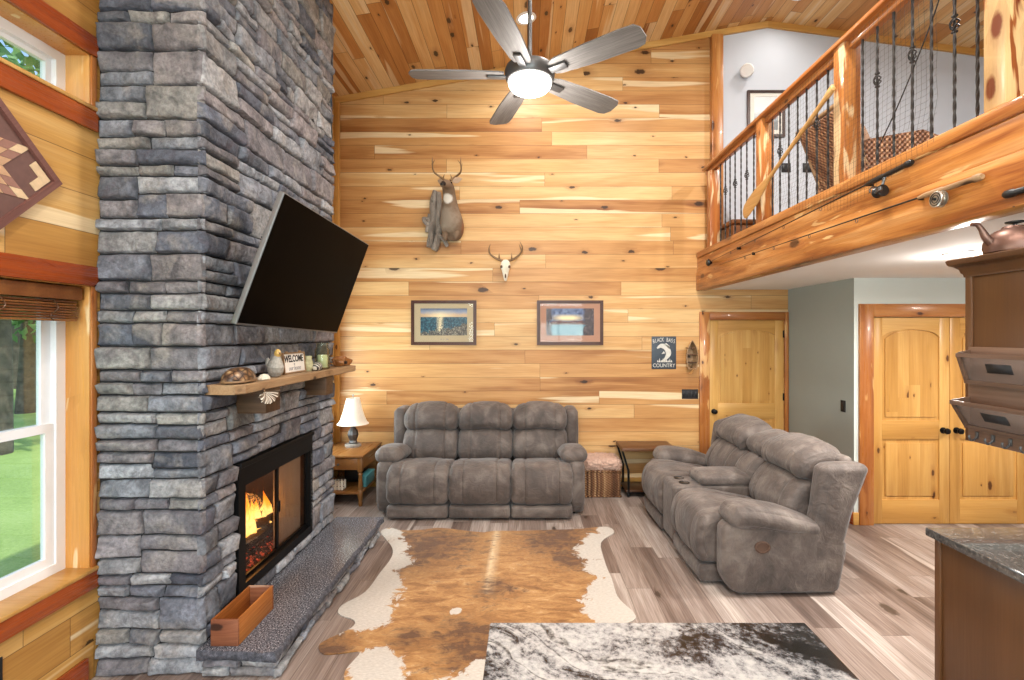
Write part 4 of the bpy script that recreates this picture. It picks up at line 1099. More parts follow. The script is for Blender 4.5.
me.materials.append(M['hide'])
o = bpy.data.objects.new('cowhide_rug', me); C.objects.link(o)
tag(o, 'brown and white brindle cowhide rug spread on the plank floor', 'rug')

# ------------------------------------------------------------------ end table, lamp and what is on the shelf
TX0, TX1, TY0, TY1, TZ_ = -2.3, -1.765, 5.27, 5.96, 0.555
t = thing('end_table', 'oak end table with a drawer and lower shelf left of the sofa', 'table', ((TX0 + TX1) / 2, (TY0 + TY1) / 2, 0))
mbb((TX0, TY0, TZ_ - 0.028), (TX1, TY1, TZ_), 0.01, 2).build('table_top', M['oak_y'], t, world=True)
leg = [(0.018, 0.0), (0.022, 0.03), (0.017, 0.05), (0.024, 0.09), (0.026, 0.11), (0.026, 0.17), (0.019, 0.18), (0.025, 0.2), (0.022, 0.26), (0.018, 0.33), (0.025, 0.345), (0.018, 0.36), (0.026, 0.375), (0.028, 0.38)]
for x in (TX0 + 0.04, TX1 - 0.04):
    for y in (TY0 + 0.04, TY1 - 0.04):
        lm = MB().lathe(leg, 14, c=(x, y, 0)); lm.box((x - 0.026, y - 0.026, 0.378), (x + 0.026, y + 0.026, TZ_ - 0.028), 0.003); lm.box((x - 0.024, y - 0.024, 0.11), (x + 0.024, y + 0.024, 0.17), 0.003)
        lm.build('leg', M['oak_z'], t, world=True)
ap = MB().box((TX0 + 0.03, TY0 + 0.05, 0.385), (TX0 + 0.045, TY1 - 0.05, TZ_ - 0.028)); ap.box((TX1 - 0.045, TY0 + 0.05, 0.385), (TX1 - 0.03, TY1 - 0.05, TZ_ - 0.028)); ap.box((TX0 + 0.06, TY1 - 0.045, 0.385), (TX1 - 0.06, TY1 - 0.03, TZ_ - 0.028))
ap.build('apron', M['oak_y'], t, world=True)
dr = mbb((TX0 + 0.068, TY0 + 0.018, 0.395), (TX1 - 0.068, TY0 + 0.04, TZ_ - 0.034), 0.005).build('drawer', M['oak_y'], t, world=True)
MB().lathe([(0, -0.004), (0.007, 0), (0.006, 0.012), (0.014, 0.02), (0.013, 0.028), (0, 0.032)], 14, M=T((TX0 + TX1) / 2, TY0 + 0.018, 0.458) @ RX(90)).build('knob', M['pewter'], dr, world=True)
mbb((TX0 + 0.03, TY0 + 0.03, 0.125), (TX1 - 0.03, TY1 - 0.03, 0.15), 0.006).build('lower_shelf', M['oak_y'], t, world=True)

lx, ly = -2.03, 5.72
t = thing('table_lamp', 'small table lamp with a cream bell shade on the oak end table', 'lamp', (lx, ly, TZ_))
MB().lathe([(0, 0), (0.088, 0), (0.092, 0.012), (0.085, 0.03), (0.06, 0.036), (0, 0.036)], 28).build('base_ring', M['drift'], t)
MB().lathe([(0.045, 0.036), (0.05, 0.05), (0.04, 0.07), (0.052, 0.1), (0.064, 0.14), (0.055, 0.18), (0.032, 0.21), (0.026, 0.23), (0, 0.23)], 10).build('lamp_body', M['pewter'], t, sharp=25)
MB().lathe([(0.018, 0.23), (0.026, 0.238), (0.018, 0.25), (0.014, 0.30), (0, 0.30)], 14).build('lamp_neck', M['pewter'], t)
pr = []
for j in range(13):
    a = j / 12; pr.append((0.178 - 0.105 * (a ** 0.62), 0.262 + 0.30 * a))
sh = MB(); n_ = 48; vs = []; fs = []
for (r_, z) in pr:
    for a in range(n_):
        q = r_ * (1 + 0.006 * math.cos(a * 2 * PI / n_ * 8)); vs.append((q * math.cos(2 * PI * a / n_), q * math.sin(2 * PI * a / n_), z))
for i in range(12):
    for a in range(n_): fs.append((i * n_ + a, i * n_ + (a + 1) % n_, (i + 1) * n_ + (a + 1) % n_, (i + 1) * n_ + a))
sh.add(vs, fs); sh.build('lamp_shade', M['cream'], t, fix=False)
MB().lathe([(0, 0.545), (0.004, 0.545), (0.004, 0.58), (0.010, 0.588), (0.012, 0.597), (0.006, 0.607), (0, 0.609)], 12).build('finial', M['silver'], t)
MB().tube([(0.0, 0.0, 0.30), (0, 0, 0.56)], 0.004, 8).build('harp', M['silver'], t)

zs = 0.151
t = thing('picket_crate', 'tiny cream picket crate at the front of the end table shelf', 'crate', (-2.10, 5.42, zs))
for y in (-0.045, 0.045):
    for x in (-0.07, -0.035, 0.0, 0.035, 0.07): mbb((x - 0.011, y - 0.004, 0), (x + 0.011, y + 0.004, 0.095), 0.002).build('slat', M['cream'], t)
for z in (0.02, 0.06):
    for y in (-0.037, 0.037): mbb((-0.085, y - 0.003, z), (0.085, y + 0.003, z + 0.014), 0.001).build('rail', M['cream'], t)
mbb((-0.08, -0.034, 0.002), (0.08, 0.034, 0.008)).build('bottom', M['cream'], t)
t = thing('black_bag', 'soft black bag standing at the back of the end table shelf', 'bag', (-2.0, 5.72, zs))
MB().rbox((0, 0, 0.10), (0.22, 0.14, 0.195), 0.04, 3, 5, bulge=(0.01, 0.01, 0.0)).build('bag_body', M['blackp'], t)
MB().tube(bez([(-0.06, -0.05, 0.185), (-0.05, -0.06, 0.222), (0.05, -0.06, 0.222), (0.06, -0.05, 0.185)], 6), 0.007, 8).build('strap', M['blackp'], t)
t = thing('teal_box', 'teal plastic box at the right of the end table shelf', 'box', (-1.835, 5.62, zs))
MB().rbox((0, 0, 0.055), (0.085, 0.3, 0.11), 0.012, 2).build('box_body', M['teal'], t)
MB().rbox((0, 0, 0.118), (0.092, 0.31, 0.022), 0.008, 2).build('box_lid', M['teal'], t)

# ------------------------------------------------------------------ basket stool and dark side table
t = thing('basket_stool', 'woven basket stool with a shaggy pinkish fur lid right of the sofa', 'stool', (0.862, 5.76, 0))
MB().rbox((0, 0, 0.155), (0.42, 0.34, 0.305), 0.02, 3, 8, bulge=(0.012, 0.012, 0)).build('basket_body', M['basket'], t)
for z in (0.012, 0.295):
    MB().rbox((0, 0, z), (0.44, 0.36, 0.024), 0.011, 2).build('basket_rim', M['basket'], t)
fu = MB().rbox((0, 0, 0.365), (0.42, 0.36, 0.13), 0.055, 5, 16, bulge=(0, 0, 0.012))
fu.v = [tuple(Vector(p) + Vector((noise.noise(Vector(p) * 40), noise.noise(Vector(p) * 40 + Vector((5, 0, 0))), noise.noise(Vector(p) * 40 + Vector((0, 9, 0))))) * 0.012) for p in fu.v]
frn = random.Random(11)
base = list(fu.v)
for i in range(2600):
    p = Vector(frn.choice(base)); d = Vector((p.x * 0.6, p.y * 0.8, (p.z - 0.33) * 3)).normalized()
    d = (d + Vector((frn.uniform(-.7, .7), frn.uniform(-.7, .7), frn.uniform(-.8, .3)))).normalized() * frn.uniform(0.015, 0.035)
    s_ = d.orthogonal().normalized() * 0.0016
    p += Vector((frn.uniform(-.01, .01), frn.uniform(-.01, .01), 0))
    fu.add([p - s_, p + s_, p + d], [(0, 1, 2)])
fu.build('fur_lid', M['fur'], t, sharp=0, fix=False)
t = thing('side_table', 'dark wood side table with angled metal legs behind the loveseat', 'table', (1.38, 5.76, 0))
mbb((-0.30, -0.20, 0.53), (0.32, 0.20, 0.565), 0.004).build('table_top', M['mtable'], t)
mbb((-0.25, -0.17, 0.06), (0.27, 0.17, 0.08), 0.003).build('lower_shelf', M['mtable'], t)
for x, dx in ((-0.27, 0.05), (0.27, -0.05)):
    for y in (-0.16, 0.16):
        MB().tube([(x - dx * 0.4, y, 0.53), (x + dx, y, 0.30), (x + dx, y, 0.0)], 0.016, 4).build('leg', M['black'], t)
for y in (-0.16, 0.16): MB().tube([(-0.24, y, 0.05), (0.24, y, 0.05)], 0.012, 4).build('stretcher', M['black'], t)

# ------------------------------------------------------------------ planter box on the hearth
t = thing('planter_box', 'long open wooden box on the near end of the granite hearth', 'box', (-1.64, 2.84, HZ + 0.001))
w, l, h, th = 0.150, 0.37, 0.143, 0.012
mbb((-w / 2, -l / 2 + th, 0), (-w / 2 + th, l / 2 - th, h), 0.002).build('long_side', M['box'], t)
mbb((w / 2 - th, -l / 2 + th, 0), (w / 2, l / 2 - th, h), 0.002).build('long_side', M['box'], t)
mbb((-w / 2, -l / 2, 0), (w / 2, -l / 2 + th, h), 0.002).build('end_board', M['boxend'], t)
mbb((-w / 2, l / 2 - th, 0), (w / 2, l / 2, h), 0.002).build('end_board', M['boxend'], t)
mbb((-w / 2 + th, -l / 2 + th, 0.002), (w / 2 - th, l / 2 - th, 0.012)).build('bottom', M['box'], t)
# ------------------------------------------------------------------ television on a tilting arm
t = thing('television', 'large flat black television tilted down from the stone chimney', 'television', (-1.4535, 3.373, H + 0.4018))
t.rotation_euler = (R(-1.773), 0, 0)
W_, H_ = 1.35, 1.35 * 0.575
tv = Matrix.Rotation(R(-1.32), 4, 'Z') @ Matrix.Rotation(R(19.46), 4, 'Y')
MB().rbox((-0.016, 0, 0), (0.032, W_, H_), 0.004, 2).add([], []).build('casing', M['tvside'], t)
t.children[0].data.transform(tv)
b = MB().box((0.0005, -W_ / 2 + 0.006, -H_ / 2 + 0.012), (0.002, W_ / 2 - 0.006, H_ / 2 - 0.006)); o = b.build('screen', M['screen'], t, sharp=0); o.data.transform(tv)
b = MB().box((-0.07, -0.42, -0.3), (-0.03, 0.42, 0.12), 0.012, 2); o = b.build('back_housing', M['blackp'], t); o.data.transform(tv)
b = MB().tube([(-0.08, 0, 0.0), (-0.16, 0.03, 0.02), (-0.25, 0.0, 0.0)], 0.022, 8); b.box((-0.262, -0.2, -0.16), (-0.248, 0.2, 0.18), 0.004)
b.build('wall_arm', M['black'], t)

# ------------------------------------------------------------------ ceiling fan
fx, fy, fz = 0.018, 3.05, 3.455
t = thing('ceiling_fan', 'five blade grey ceiling fan with a lit white globe', 'fan', (fx, fy, fz))
top = ceil_z(fx) - fz
MB().tube([(0, 0, 0.09), (0, 0, top - 0.02)], 0.014, 12).build('downrod', M['pewter'], t)
MB().lathe([(0, top - 0.005), (0.075, top - 0.005), (0.075, top - 0.03), (0.045, top - 0.08), (0.02, top - 0.10), (0, top - 0.10)], 24).build('canopy', M['pewter'], t)
MB().lathe([(0, 0.11), (0.03, 0.11), (0.035, 0.09), (0.105, 0.08), (0.150, 0.055), (0.158, 0.03), (0.150, -0.01), (0.142, -0.022), (0, -0.022)], 40).build('motor_housing', M['pewter'], t)
MB().lathe([(0.130, -0.020), (0.136, -0.03), (0.132, -0.05), (0.115, -0.073), (0.08, -0.092), (0.04, -0.102), (0, -0.105)], 40).build('globe', M['globe'], t)
for k in range(5):
    ang = 37 + 72 * k
    rt = RZ(ang)
    ir = MB().rbox((0.19, 0, 0.0), (0.15, 0.052, 0.014), 0.006, 2, M=rt @ RX(-11)).build('blade_iron', M['pewter'], t)
    pts = [(0.16, -0.05), (0.20, -0.066), (0.42, -0.082), (0.64, -0.088), (0.715, -0.084), (0.742, -0.05), (0.748, 0.02), (0.725, 0.066), (0.68, 0.08), (0.42, 0.08), (0.20, 0.064), (0.16, 0.05)]
    bl = MB().prism(pts, 0.009, 0.018, 'xy'); o = bl.build('blade', M['blade'], t, sharp=30)
    o.rotation_euler = (rt @ RX(-11)).to_euler()
    ir.parent = o; ir.data.transform((rt @ RX(-11)).inverted())

# ------------------------------------------------------------------ lights let into the ceilings
def downlight(label, x, y, z, slope, r_=0.075):
    t = thing('recessed_downlight', label, 'light', (x, y, z), 0, 'recessed ceiling lights')
    t.rotation_euler = (0, slope, 0)
    MB().lathe([(r_ * 0.82, 0.0), (r_ * 1.15, 0.0), (r_ * 1.18, -0.006), (r_ * 0.85, -0.010), (r_ * 0.82, -0.004)], 32).build('trim_ring', M['white'], t)
    MB().lathe([(0, -0.003), (r_ * 0.83, -0.003), (r_ * 0.83, -0.006), (0, -0.007)], 32).build('lens', M['lamp_glow'], t)
    return t
SL, SRt = math.atan(-0.176), math.atan(0.134)
downlight('round lit downlight in the wood ceiling beside the fan rod', -0.01, 5.12, ceil_z(-0.01) - 0.001, SL, 0.09)
downlight('round lit downlight in the wood ceiling above the loft', 3.05, 5.5, ceil_z(3.05) - 0.001, SRt)
downlight('round lit downlight in the white ceiling beneath the loft by the copper kettle', 3.0, 3.33, 2.409, 0, 0.12)

# ------------------------------------------------------------------ deer shoulder mount
t = thing('deer_mount', 'deer shoulder mount with antlers and driftwood high on the wood wall', 'taxidermy', (-0.92, YB, 3.2))
coat = spot_mat('deer_coat', '#7d6855', [((0.0, -0.33, 0.235), 0.06, '#d8d0c4'), ((-0.02, -0.2, 0.03), 0.16, '#8f8070'), ((-0.01, -0.53, 0.345), 0.03, '#2a201c'), ((0.02, -0.3, 0.3), 0.05, '#d9cbb8'), ((0.13, -0.1, -0.05), 0.11, '#855a40')])
body = MB().spine([((0.03, -0.05, -0.19), 0.07, 0.05), ((0.03, -0.09, -0.16), 0.115, 0.09), ((0.03, -0.13, -0.08), 0.142, 0.13), ((0.022, -0.16, 0.0), 0.142, 0.145), ((0.012, -0.19, 0.10), 0.118, 0.125), ((0.01, -0.225, 0.20), 0.09, 0.10), ((0.01, -0.26, 0.28), 0.076, 0.085), ((0.01, -0.31, 0.345), 0.072, 0.078), ((0.008, -0.365, 0.375), 0.068, 0.066), ((0.0, -0.42, 0.372), 0.055, 0.055), ((-0.015, -0.48, 0.352), 0.038, 0.042), ((-0.025, -0.53, 0.335), 0.031, 0.034), ((-0.03, -0.55, 0.328), 0.018, 0.02)], 20)
body.spine([((-0.05, -0.12, -0.10), 0.045, 0.05), ((-0.05, -0.20, -0.14), 0.04, 0.045), ((-0.045, -0.23, -0.2), 0.03, 0.03), ((-0.045, -0.22, -0.235), 0.012, 0.012)], 12)
body.spine([((0.09, -0.12, -0.10), 0.045, 0.05), ((0.085, -0.21, -0.13), 0.042, 0.045), ((0.08, -0.23, -0.19), 0.032, 0.03), ((0.08, -0.22, -0.225), 0.012, 0.012)], 12)
body.build('deer_body', coat, t, sharp=0, subsurf=1)
for s_, e0, e1 in ((1, (0.06, -0.36, 0.42), (0.17, -0.34, 0.46)), (-1, (-0.045, -0.36, 0.42), (-0.12, -0.30, 0.45))):
    a = Vector(e0); b2 = Vector(e1); pts = [a.lerp(b2, j / 7) for j in range(8)]
    MB().tube(pts, [(w * 0.35, w) for w in (0.014, 0.026, 0.034, 0.037, 0.034, 0.026, 0.014, 0.003)], 10).build('ear', plain('deer_ear_%d' % s_, '#b79c82', 0.9, var=0.2), t)
    MB().lathe([(0, -0.013), (0.009, -0.009), (0.013, 0), (0.009, 0.009), (0, 0.013)], 12, c=(s_ * 0.052 + 0.003, -0.405, 0.392)).build('eye', M['screen'], t)
MB().rbox((-0.029, -0.55, 0.333), (0.034, 0.016, 0.024), 0.007, 2).build('nose', M['blackp'], t)
def antler(nm, parent, base, main, tines, r0):
    m_ = MB(); P = bez([Vector(base) + Vector(p) for p in main], 6)
    m_.tube(P, lerp_list([r0 * 1.3, r0, r0 * 0.85, r0 * 0.6, r0 * 0.15], len(P)), 8)
    for (i, d) in tines:
        a = P[int(i * (len(P) - 1))]; q = bez([a, a + Vector(d) * 0.5 + Vector((0, -0.01, 0.0)), a + Vector(d)], 5)
        m_.tube(q, lerp_list([r0 * 0.75, r0 * 0.55, r0 * 0.1], len(q)), 6)
    return m_.build(nm, M['antler'], parent)
antler('antler', t, (-0.025, -0.37, 0.43), [(0, 0, 0), (-0.06, 0.02, 0.05), (-0.12, -0.02, 0.09), (-0.125, -0.08, 0.15), (-0.09, -0.13, 0.19)], [(0.5, (-0.03, 0.0, 0.10)), (0.75, (0.0, 0.0, 0.09)), (0.1, (0.02, -0.02, 0.05))], 0.012)
antler('antler', t, (0.04, -0.37, 0.43), [(0, 0, 0), (0.06, 0.02, 0.05), (0.12, -0.02, 0.09), (0.13, -0.08, 0.15), (0.10, -0.13, 0.19)], [(0.5, (0.02, 0.0, 0.10)), (0.75, (0.0, 0.0, 0.09)), (0.1, (-0.02, -0.02, 0.05))], 0.012)
dw = MB()
for (x, x2, z0, z1, r_, sd) in ((-0.255, -0.20, -0.28, 0.40, 0.05, 1), (-0.17, -0.15, -0.24, 0.38, 0.045, 2), (-0.21, -0.06, -0.32, -0.02, 0.06, 3), (-0.29, -0.26, -0.1, 0.12, 0.035, 4)):
    pts = []; rr = []
    for j in range(15):
        a = j / 14; z = z0 + (z1 - z0) * (1 - a); x_ = x2 + (x - x2) * a if sd != 3 else x + (x2 - x) * (1 - a) * 0.6
        pts.append((x_ + 0.02 * noise.noise((z * 6, sd, 0)), -0.055 + 0.01 * noise.noise((z * 8, sd, 4)), z)); rr.append((r_ * (0.75 + 0.5 * a) * (1 + 0.3 * noise.noise((z * 14, sd, 7))), min(0.05, r_) * (0.8 + 0.3 * noise.noise((z * 9, sd, 2)))))
    dw.tube(pts, rr, 12)
dw.tube(bez([(-0.26, -0.06, 0.05), (-0.33, -0.08, 0.06), (-0.30, -0.09, 0.0), (-0.24, -0.07, -0.02)], 5), 0.022, 8)
dw.tube(bez([(-0.16, -0.07, -0.12), (-0.08, -0.09, -0.2), (-0.04, -0.08, -0.28)], 5), [0.03] * 5 + [0.026] * 5 + [0.015], 8)
dw.build('driftwood_plaque', M['drift'], t)

# european skull mount
t = thing('skull_mount', 'bleached deer skull with brown antlers on the wood wall above the pictures', 'taxidermy', (-0.26, YB, 2.62))
MB().spine([((0, -0.05, 0.14), 0.02, 0.015), ((0, -0.07, 0.125), 0.05, 0.03), ((0, -0.085, 0.09), 0.058, 0.045), ((0, -0.085, 0.055), 0.062, 0.045), ((0, -0.08, 0.01), 0.045, 0.036), ((0, -0.07, -0.04), 0.032, 0.028), ((0, -0.06, -0.09), 0.022, 0.02), ((0, -0.055, -0.115), 0.010, 0.010)], 16).build('skull', M['bone'], t, sharp=0, subsurf=1)
for s_ in (-1, 1):
    MB().rbox((s_ * 0.047, -0.108, 0.055), (0.03, 0.03, 0.034), 0.014, 3).build('eye_socket', M['rust'], t)
MB().rbox((0, -0.092, -0.05), (0.018, 0.02, 0.06), 0.008, 3).build('nasal_opening', M['rust'], t)
MB().tube([(0, -0.05, 0.05), (0, 0.0, 0.04)], 0.01, 8).build('hanger', M['black'], t)
antler('antler', t, (-0.035, -0.07, 0.13), [(0, 0, 0), (-0.08, -0.01, 0.03), (-0.15, -0.03, 0.08), (-0.16, -0.06, 0.14), (-0.14, -0.08, 0.19)], [(0.15, (0.0, -0.02, 0.08))], 0.014)
antler('antler', t, (0.035, -0.07, 0.13), [(0, 0, 0), (0.08, -0.01, 0.03), (0.15, -0.03, 0.09), (0.17, -0.06, 0.15), (0.14, -0.08, 0.22)], [(0.6, (-0.035, 0, 0.09)), (0.15, (0.0, -0.02, 0.08))], 0.014)

# ------------------------------------------------------------------ framed prints
def framed(name, label, x0, x1, z0, z1, y, pmat, mmat, fw=0.038, mw=0.075, fm='darkframe', depth=0.028):
    t = thing(name, label, 'picture', ((x0 + x1) / 2, y, (z0 + z1) / 2))
    a, b2 = (x1 - x0) / 2, (z1 - z0) / 2
    MB().holed('y', -depth, -0.001, -a, a, -b2, b2, [(-a + fw * 0.45, a - fw * 0.45, -b2 + fw * 0.45, b2 - fw * 0.45)]).holed('y', -depth + 0.007, -0.003, -a + fw * 0.4, a - fw * 0.4, -b2 + fw * 0.4, b2 - fw * 0.4, [(-a + fw, a - fw, -b2 + fw, b2 - fw)]).build('frame', M[fm], t, sharp=0)
    MB().holed('y', -0.016, -0.012, -a + fw, a - fw, -b2 + fw, b2 - fw, [(-a + fw + mw, a - fw - mw, -b2 + fw + mw * 1.05, b2 - fw - mw * 0.8)]).build('mat_board', mmat, t, sharp=0)
    mbb((-a + fw + mw - 0.004, -0.0115, -b2 + fw + mw), (a - fw - mw + 0.004, -0.009, b2 - fw - mw * 0.7)).build('print', pmat, t, sharp=0)
    mbb((-a + fw, -0.020, -b2 + fw), (a - fw, -0.0185, b2 - fw)).build('glass', M['picglass'], t, sharp=0)
    return t
def bk(u, v): return at(u, v, YB)
p0, p1 = bk(411.5, 345), bk(476.5, 300.5)
t = framed('framed_print', 'left framed print of a sunset over a rocky sea above the sofa', p0.x, p1.x, p0.z, p1.z, YB, M['p_sea'], M['mat_cream'])
for j, w in enumerate((0.02, 0.012, 0.03)): mbb((-0.04 + j * 0.034, -0.0165, -0.205), (-0.04 + j * 0.034 + w, -0.016, -0.197)).build('caption_mark', M['greyink'], t, sharp=0)
p0, p1 = bk(537, 345), bk(603, 300.5)
t = framed('framed_print', 'right framed print of a lake between dark trees above the sofa', p0.x, p1.x, p0.z, p1.z, YB, M['p_lake'], M['mat_pink'])
for j, w in enumerate((0.02, 0.03, 0.014)): mbb((-0.03 + j * 0.034, -0.0165, -0.205), (-0.03 + j * 0.034 + w, -0.016, -0.197)).build('caption_mark', M['paper'], t, sharp=0)
framed('framed_print', 'tall pale misty print in a brown frame on the loft wall', 2.69, 3.15, 4.27, 4.84, YB, M['p_mist'], M['paper'], 0.035, 0.05, 'darkframe')

# ------------------------------------------------------------------ tin fish sign
p0, p1 = bk(651.5, 369), bk(676, 336.5)
cx, cz = (p0.x + p1.x) / 2, (p0.z + p1.z) / 2
t = thing('tin_sign', 'slate grey tin sign with a white leaping fish and lettering', 'sign', (cx, YB, cz))
a, b2 = (p1.x - p0.x) / 2, (p1.z - p0.z) / 2
mbb((-a, -0.008, -b2), (a, -0.001, b2), 0.002).build('sign_plate', M['slate'], t)
for j, ch in enumerate('BLACK BASS'):
    if ch == ' ': continue
    q = (j - 4.5) / 4.5
    text('lettering', ch, 0.068, M['tinwhite'], t, (q * (a - 0.024), -0.0085, b2 - 0.062 + 0.022 * (1 - q * q)), (R(90), R(q * 8), 0), sx=0.62)
text('lettering', 'COUNTRY', 0.066, M['tinwhite'], t, (0, -0.0085, -b2 + 0.042), (R(90), 0, 0), sx=0.86)
fp_ = []
sp = bez([(-0.085, 0, 0.055), (-0.03, 0, 0.085), (0.035, 0, 0.055), (0.055, 0, -0.01), (0.03, 0, -0.06), (0.0, 0, -0.085)], 6)
wd = lerp_list([0.008, 0.026, 0.034, 0.032, 0.02, 0.010], len(sp))
up_, dn_ = [], []
for j, p in enumerate(sp):
    d = (sp[min(j + 1, len(sp) - 1)] - sp[max(j - 1, 0)]).normalized(); n_ = Vector((-d.z, 0, d.x))
    up_.append(p + n_ * wd[j]); dn_.append(p - n_ * wd[j])
m_ = MB(); k = len(sp)
vs = [(p.x, -0.0095, p.z) for p in up_] + [(p.x, -0.0095, p.z) for p in dn_] + [(p.x, -0.008, p.z) for p in up_] + [(p.x, -0.008, p.z) for p in dn_]
m_.add(vs, [(i, i + 1, k + i + 1, k + i) for i in range(k - 1)] + [(i, i + 1, 2 * k + i + 1, 2 * k + i) for i in range(k - 1)] + [(k + i, k + i + 1, 3 * k + i + 1, 3 * k + i) for i in range(k - 1)])
m_.prism([(0.002, -0.075), (0.03, -0.105), (0.005, -0.1), (-0.04, -0.112), (-0.015, -0.082)], -0.0095, -0.008, 'xz')
m_.prism([(-0.005, 0.105), (0.03, 0.118), (0.066, 0.085), (0.075, 0.04), (0.055, 0.06), (0.03, 0.085)], -0.0095, -0.008, 'xz')
m_.prism([(0.0, 0.02), (-0.03, -0.015), (0.012, -0.008)], -0.0095, -0.008, 'xz')
m_.build('fish_picture', M['tinwhite'], t, sharp=0, fix=False)
m_ = MB()
for j in range(9):
    x = -0.085 + j * 0.021; m_.prism([(x, -0.115), (x + 0.01, -0.085 + 0.02 * (j % 2)), (x + 0.02, -0.115)], -0.0092, -0.008, 'xz')
m_.build('splash_picture', M['tinwhite'], t, sharp=0)

# ------------------------------------------------------------------ little canoe shelf
p0, p1 = bk(684, 369), bk(696, 340)
t = thing('canoe_shelf', 'little wooden canoe shelf hung upright beside the pine door', 'shelf', ((p0.x + p1.x) / 2, YB, (p0.z + p1.z) / 2))
hh = (p1.z - p0.z) / 2; hw_ = (p1.x - p0.x) / 2
def can(s_): 
    out = []
    for j in range(25):
        a = -1 + 2 * j / 24; w_ = hw_ * (1 - max(0, (a + 0.25) / 1.25) ** 2.2) if a > -0.25 else hw_ * (1 - 0.35 * ((-0.25 - a) / 0.75) ** 1.6)
        out.append((w_ * s_, a * hh))
    return out
ol = can(1) + list(reversed(can(-1)))[1:]
k = len(ol)
m_ = MB(); ri = [[(x * s_, y, z * s2) for (x, z) in ol] for (y, s_, s2) in ((-0.001, 0.55, 0.8), (-0.06, 0.92, 0.96), (-0.095, 1, 1), (-0.096, 0.88, 0.95), (-0.06, 0.80, 0.9), (-0.012, 0.45, 0.74))]
m_.rings(ri, caps=True); m_.build('hull', M['mantel'], t, sharp=40)
for z in (-0.55, -0.02, 0.42): mbb((-hw_ * 0.8, -0.085, z * hh), (hw_ * 0.8, -0.02, z * hh + 0.012), 0.002).build('shelf', M['mtable'], t)
MB().tube([(hw_ * 0.2, -0.1, -hh * 0.98), (-hw_ * 0.4, -0.1, -hh * 1.28)], [(0.012, 0.006), (0.03, 0.008)], 8).build('paddle_ornament', M['paddle'], t)

# ------------------------------------------------------------------ switch plates
def plate(label, c_, w, h, axis, n_, name='switch_plate', cat='switch'):
    t = thing(name, label, cat, c_)
    if axis == 'y':
        mbb((-w / 2, -0.006, -h / 2), (w / 2, 0, h / 2), 0.003).build('plate', M['chalk'], t)
        for j in range(n_):
            x = -w / 2 + w * (j + 0.5) / n_; mbb((x - 0.016, -0.010, -0.033), (x + 0.016, -0.005, 0.033), 0.002).build('rocker', M['blackp'], t)
    else:
        sg = -1 if axis == '-x' else 1
        mbb((-0.006 if sg < 0 else 0, -w / 2, -h / 2), (0 if sg < 0 else 0.006, w / 2, h / 2), 0.003).build('plate', M['chalk'], t)
        for j in range(n_):
            y = -w / 2 + w * (j + 0.5) / n_; mbb((-0.010, y - 0.016, -0.033), (-0.004, y + 0.016, 0.033), 0.002).build('rocker', M['blackp'], t) if sg < 0 else mbb((0.004, y - 0.016, -0.033), (0.010, y + 0.016, 0.033), 0.002).build('rocker', M['blackp'], t)
plate('wide black switch plate on the wood wall beside the pine door', (1.995, YB, 1.13), 0.20, 0.118, 'y', 4)
plate('black switch plate on the grey side wall by the closet', (3.196, 4.95, 1.135), 0.075, 0.118, '-x', 1)
plate('left black switch plate on the loft wall', (3.17, YB, 3.9), 0.115, 0.115, 'y', 2)
plate('right black switch plate on the loft wall nearer the wicker chair', (3.43, YB, 3.9), 0.115, 0.115, 'y', 2)
plate('black outlet plate low on the left wall under the window', (XL, 2.15, 0.36), 0.075, 0.118, 'x', 1, 'outlet_plate', 'outlet')
t = thing('wall_sconce', 'small white round camera mounted on the loft wall near the ridge', 'camera', (2.68, YB, 5.07))
mt = RX(90)
MB().lathe([(0, 0), (0.05, 0), (0.05, 0.012), (0.03, 0.02), (0, 0.02)], 24, M=mt).build('mount', M['white'], t)
MB().lathe([(0, 0), (0.05, 0.005), (0.075, 0.04), (0.08, 0.08), (0.068, 0.11), (0, 0.115)], 24, M=T(0.0, -0.015, 0.01) @ RZ(-20) @ RX(115)).build('housing', M['white'], t)
t.name = 'security_camera'

# ------------------------------------------------------------------ barn quilt on the left wall
t = thing('barn_quilt', 'square wooden barn quilt hung as a diamond on the left wall', 'wall art', (XL, 2.003, 2.606))
t.rotation_euler = (R(45), 0, 0)
S_ = 0.445 / math.sqrt(2) * 1.0
S_ = 0.312
fr = MB().holed('x', 0.001, 0.03, -S_, S_, -S_, S_, [(-S_ + 0.028, S_ - 0.028, -S_ + 0.028, S_ - 0.028)]).build('frame', M['purpleframe'], t, sharp=0)
qm = [plain('quilt_' + nm, c_, 0.55, var=0.18, scale=40) for nm, c_ in (('cream', '#dcbf98'), ('dark', '#563a33'), ('rose', '#9a6f60'), ('tan', '#c59c78'), ('ground', '#6e4d45'))]
star = MB().box((0.001, -S_ + 0.02, -S_ + 0.02), (0.012, S_ - 0.02, S_ - 0.02), mi=4); s1 = S_ * 0.185
for k in range(8):
    e1 = Vector((math.cos(R(45 * k)), math.sin(R(45 * k)))); e2 = Vector((math.cos(R(45 * k + 45)), math.sin(R(45 * k + 45))))
    for i in range(3):
        for j in range(3):
            q = [e1 * (i + a) * s1 + e2 * (j + b2) * s1 for a, b2 in ((0.02, 0.02), (0.98, 0.02), (0.98, 0.98), (0.02, 0.98))]
            star.prism([(p.x, p.y) for p in q], 0.011, 0.016, 'yz', mi=(0, 1, 3, 2, 0)[i + j])
c0 = S_ - 0.035
for a in (1, -1):
    for b2 in (1, -1):
        star.prism([(a * c0, b2 * c0), (a * (c0 - 0.10), b2 * c0), (a * (c0 - 0.10), b2 * (c0 - 0.04)), (a * (c0 - 0.04), b2 * (c0 - 0.04)), (a * (c0 - 0.04), b2 * (c0 - 0.10)), (a * c0, b2 * (c0 - 0.10))], 0.011, 0.016, 'yz', mi=0)
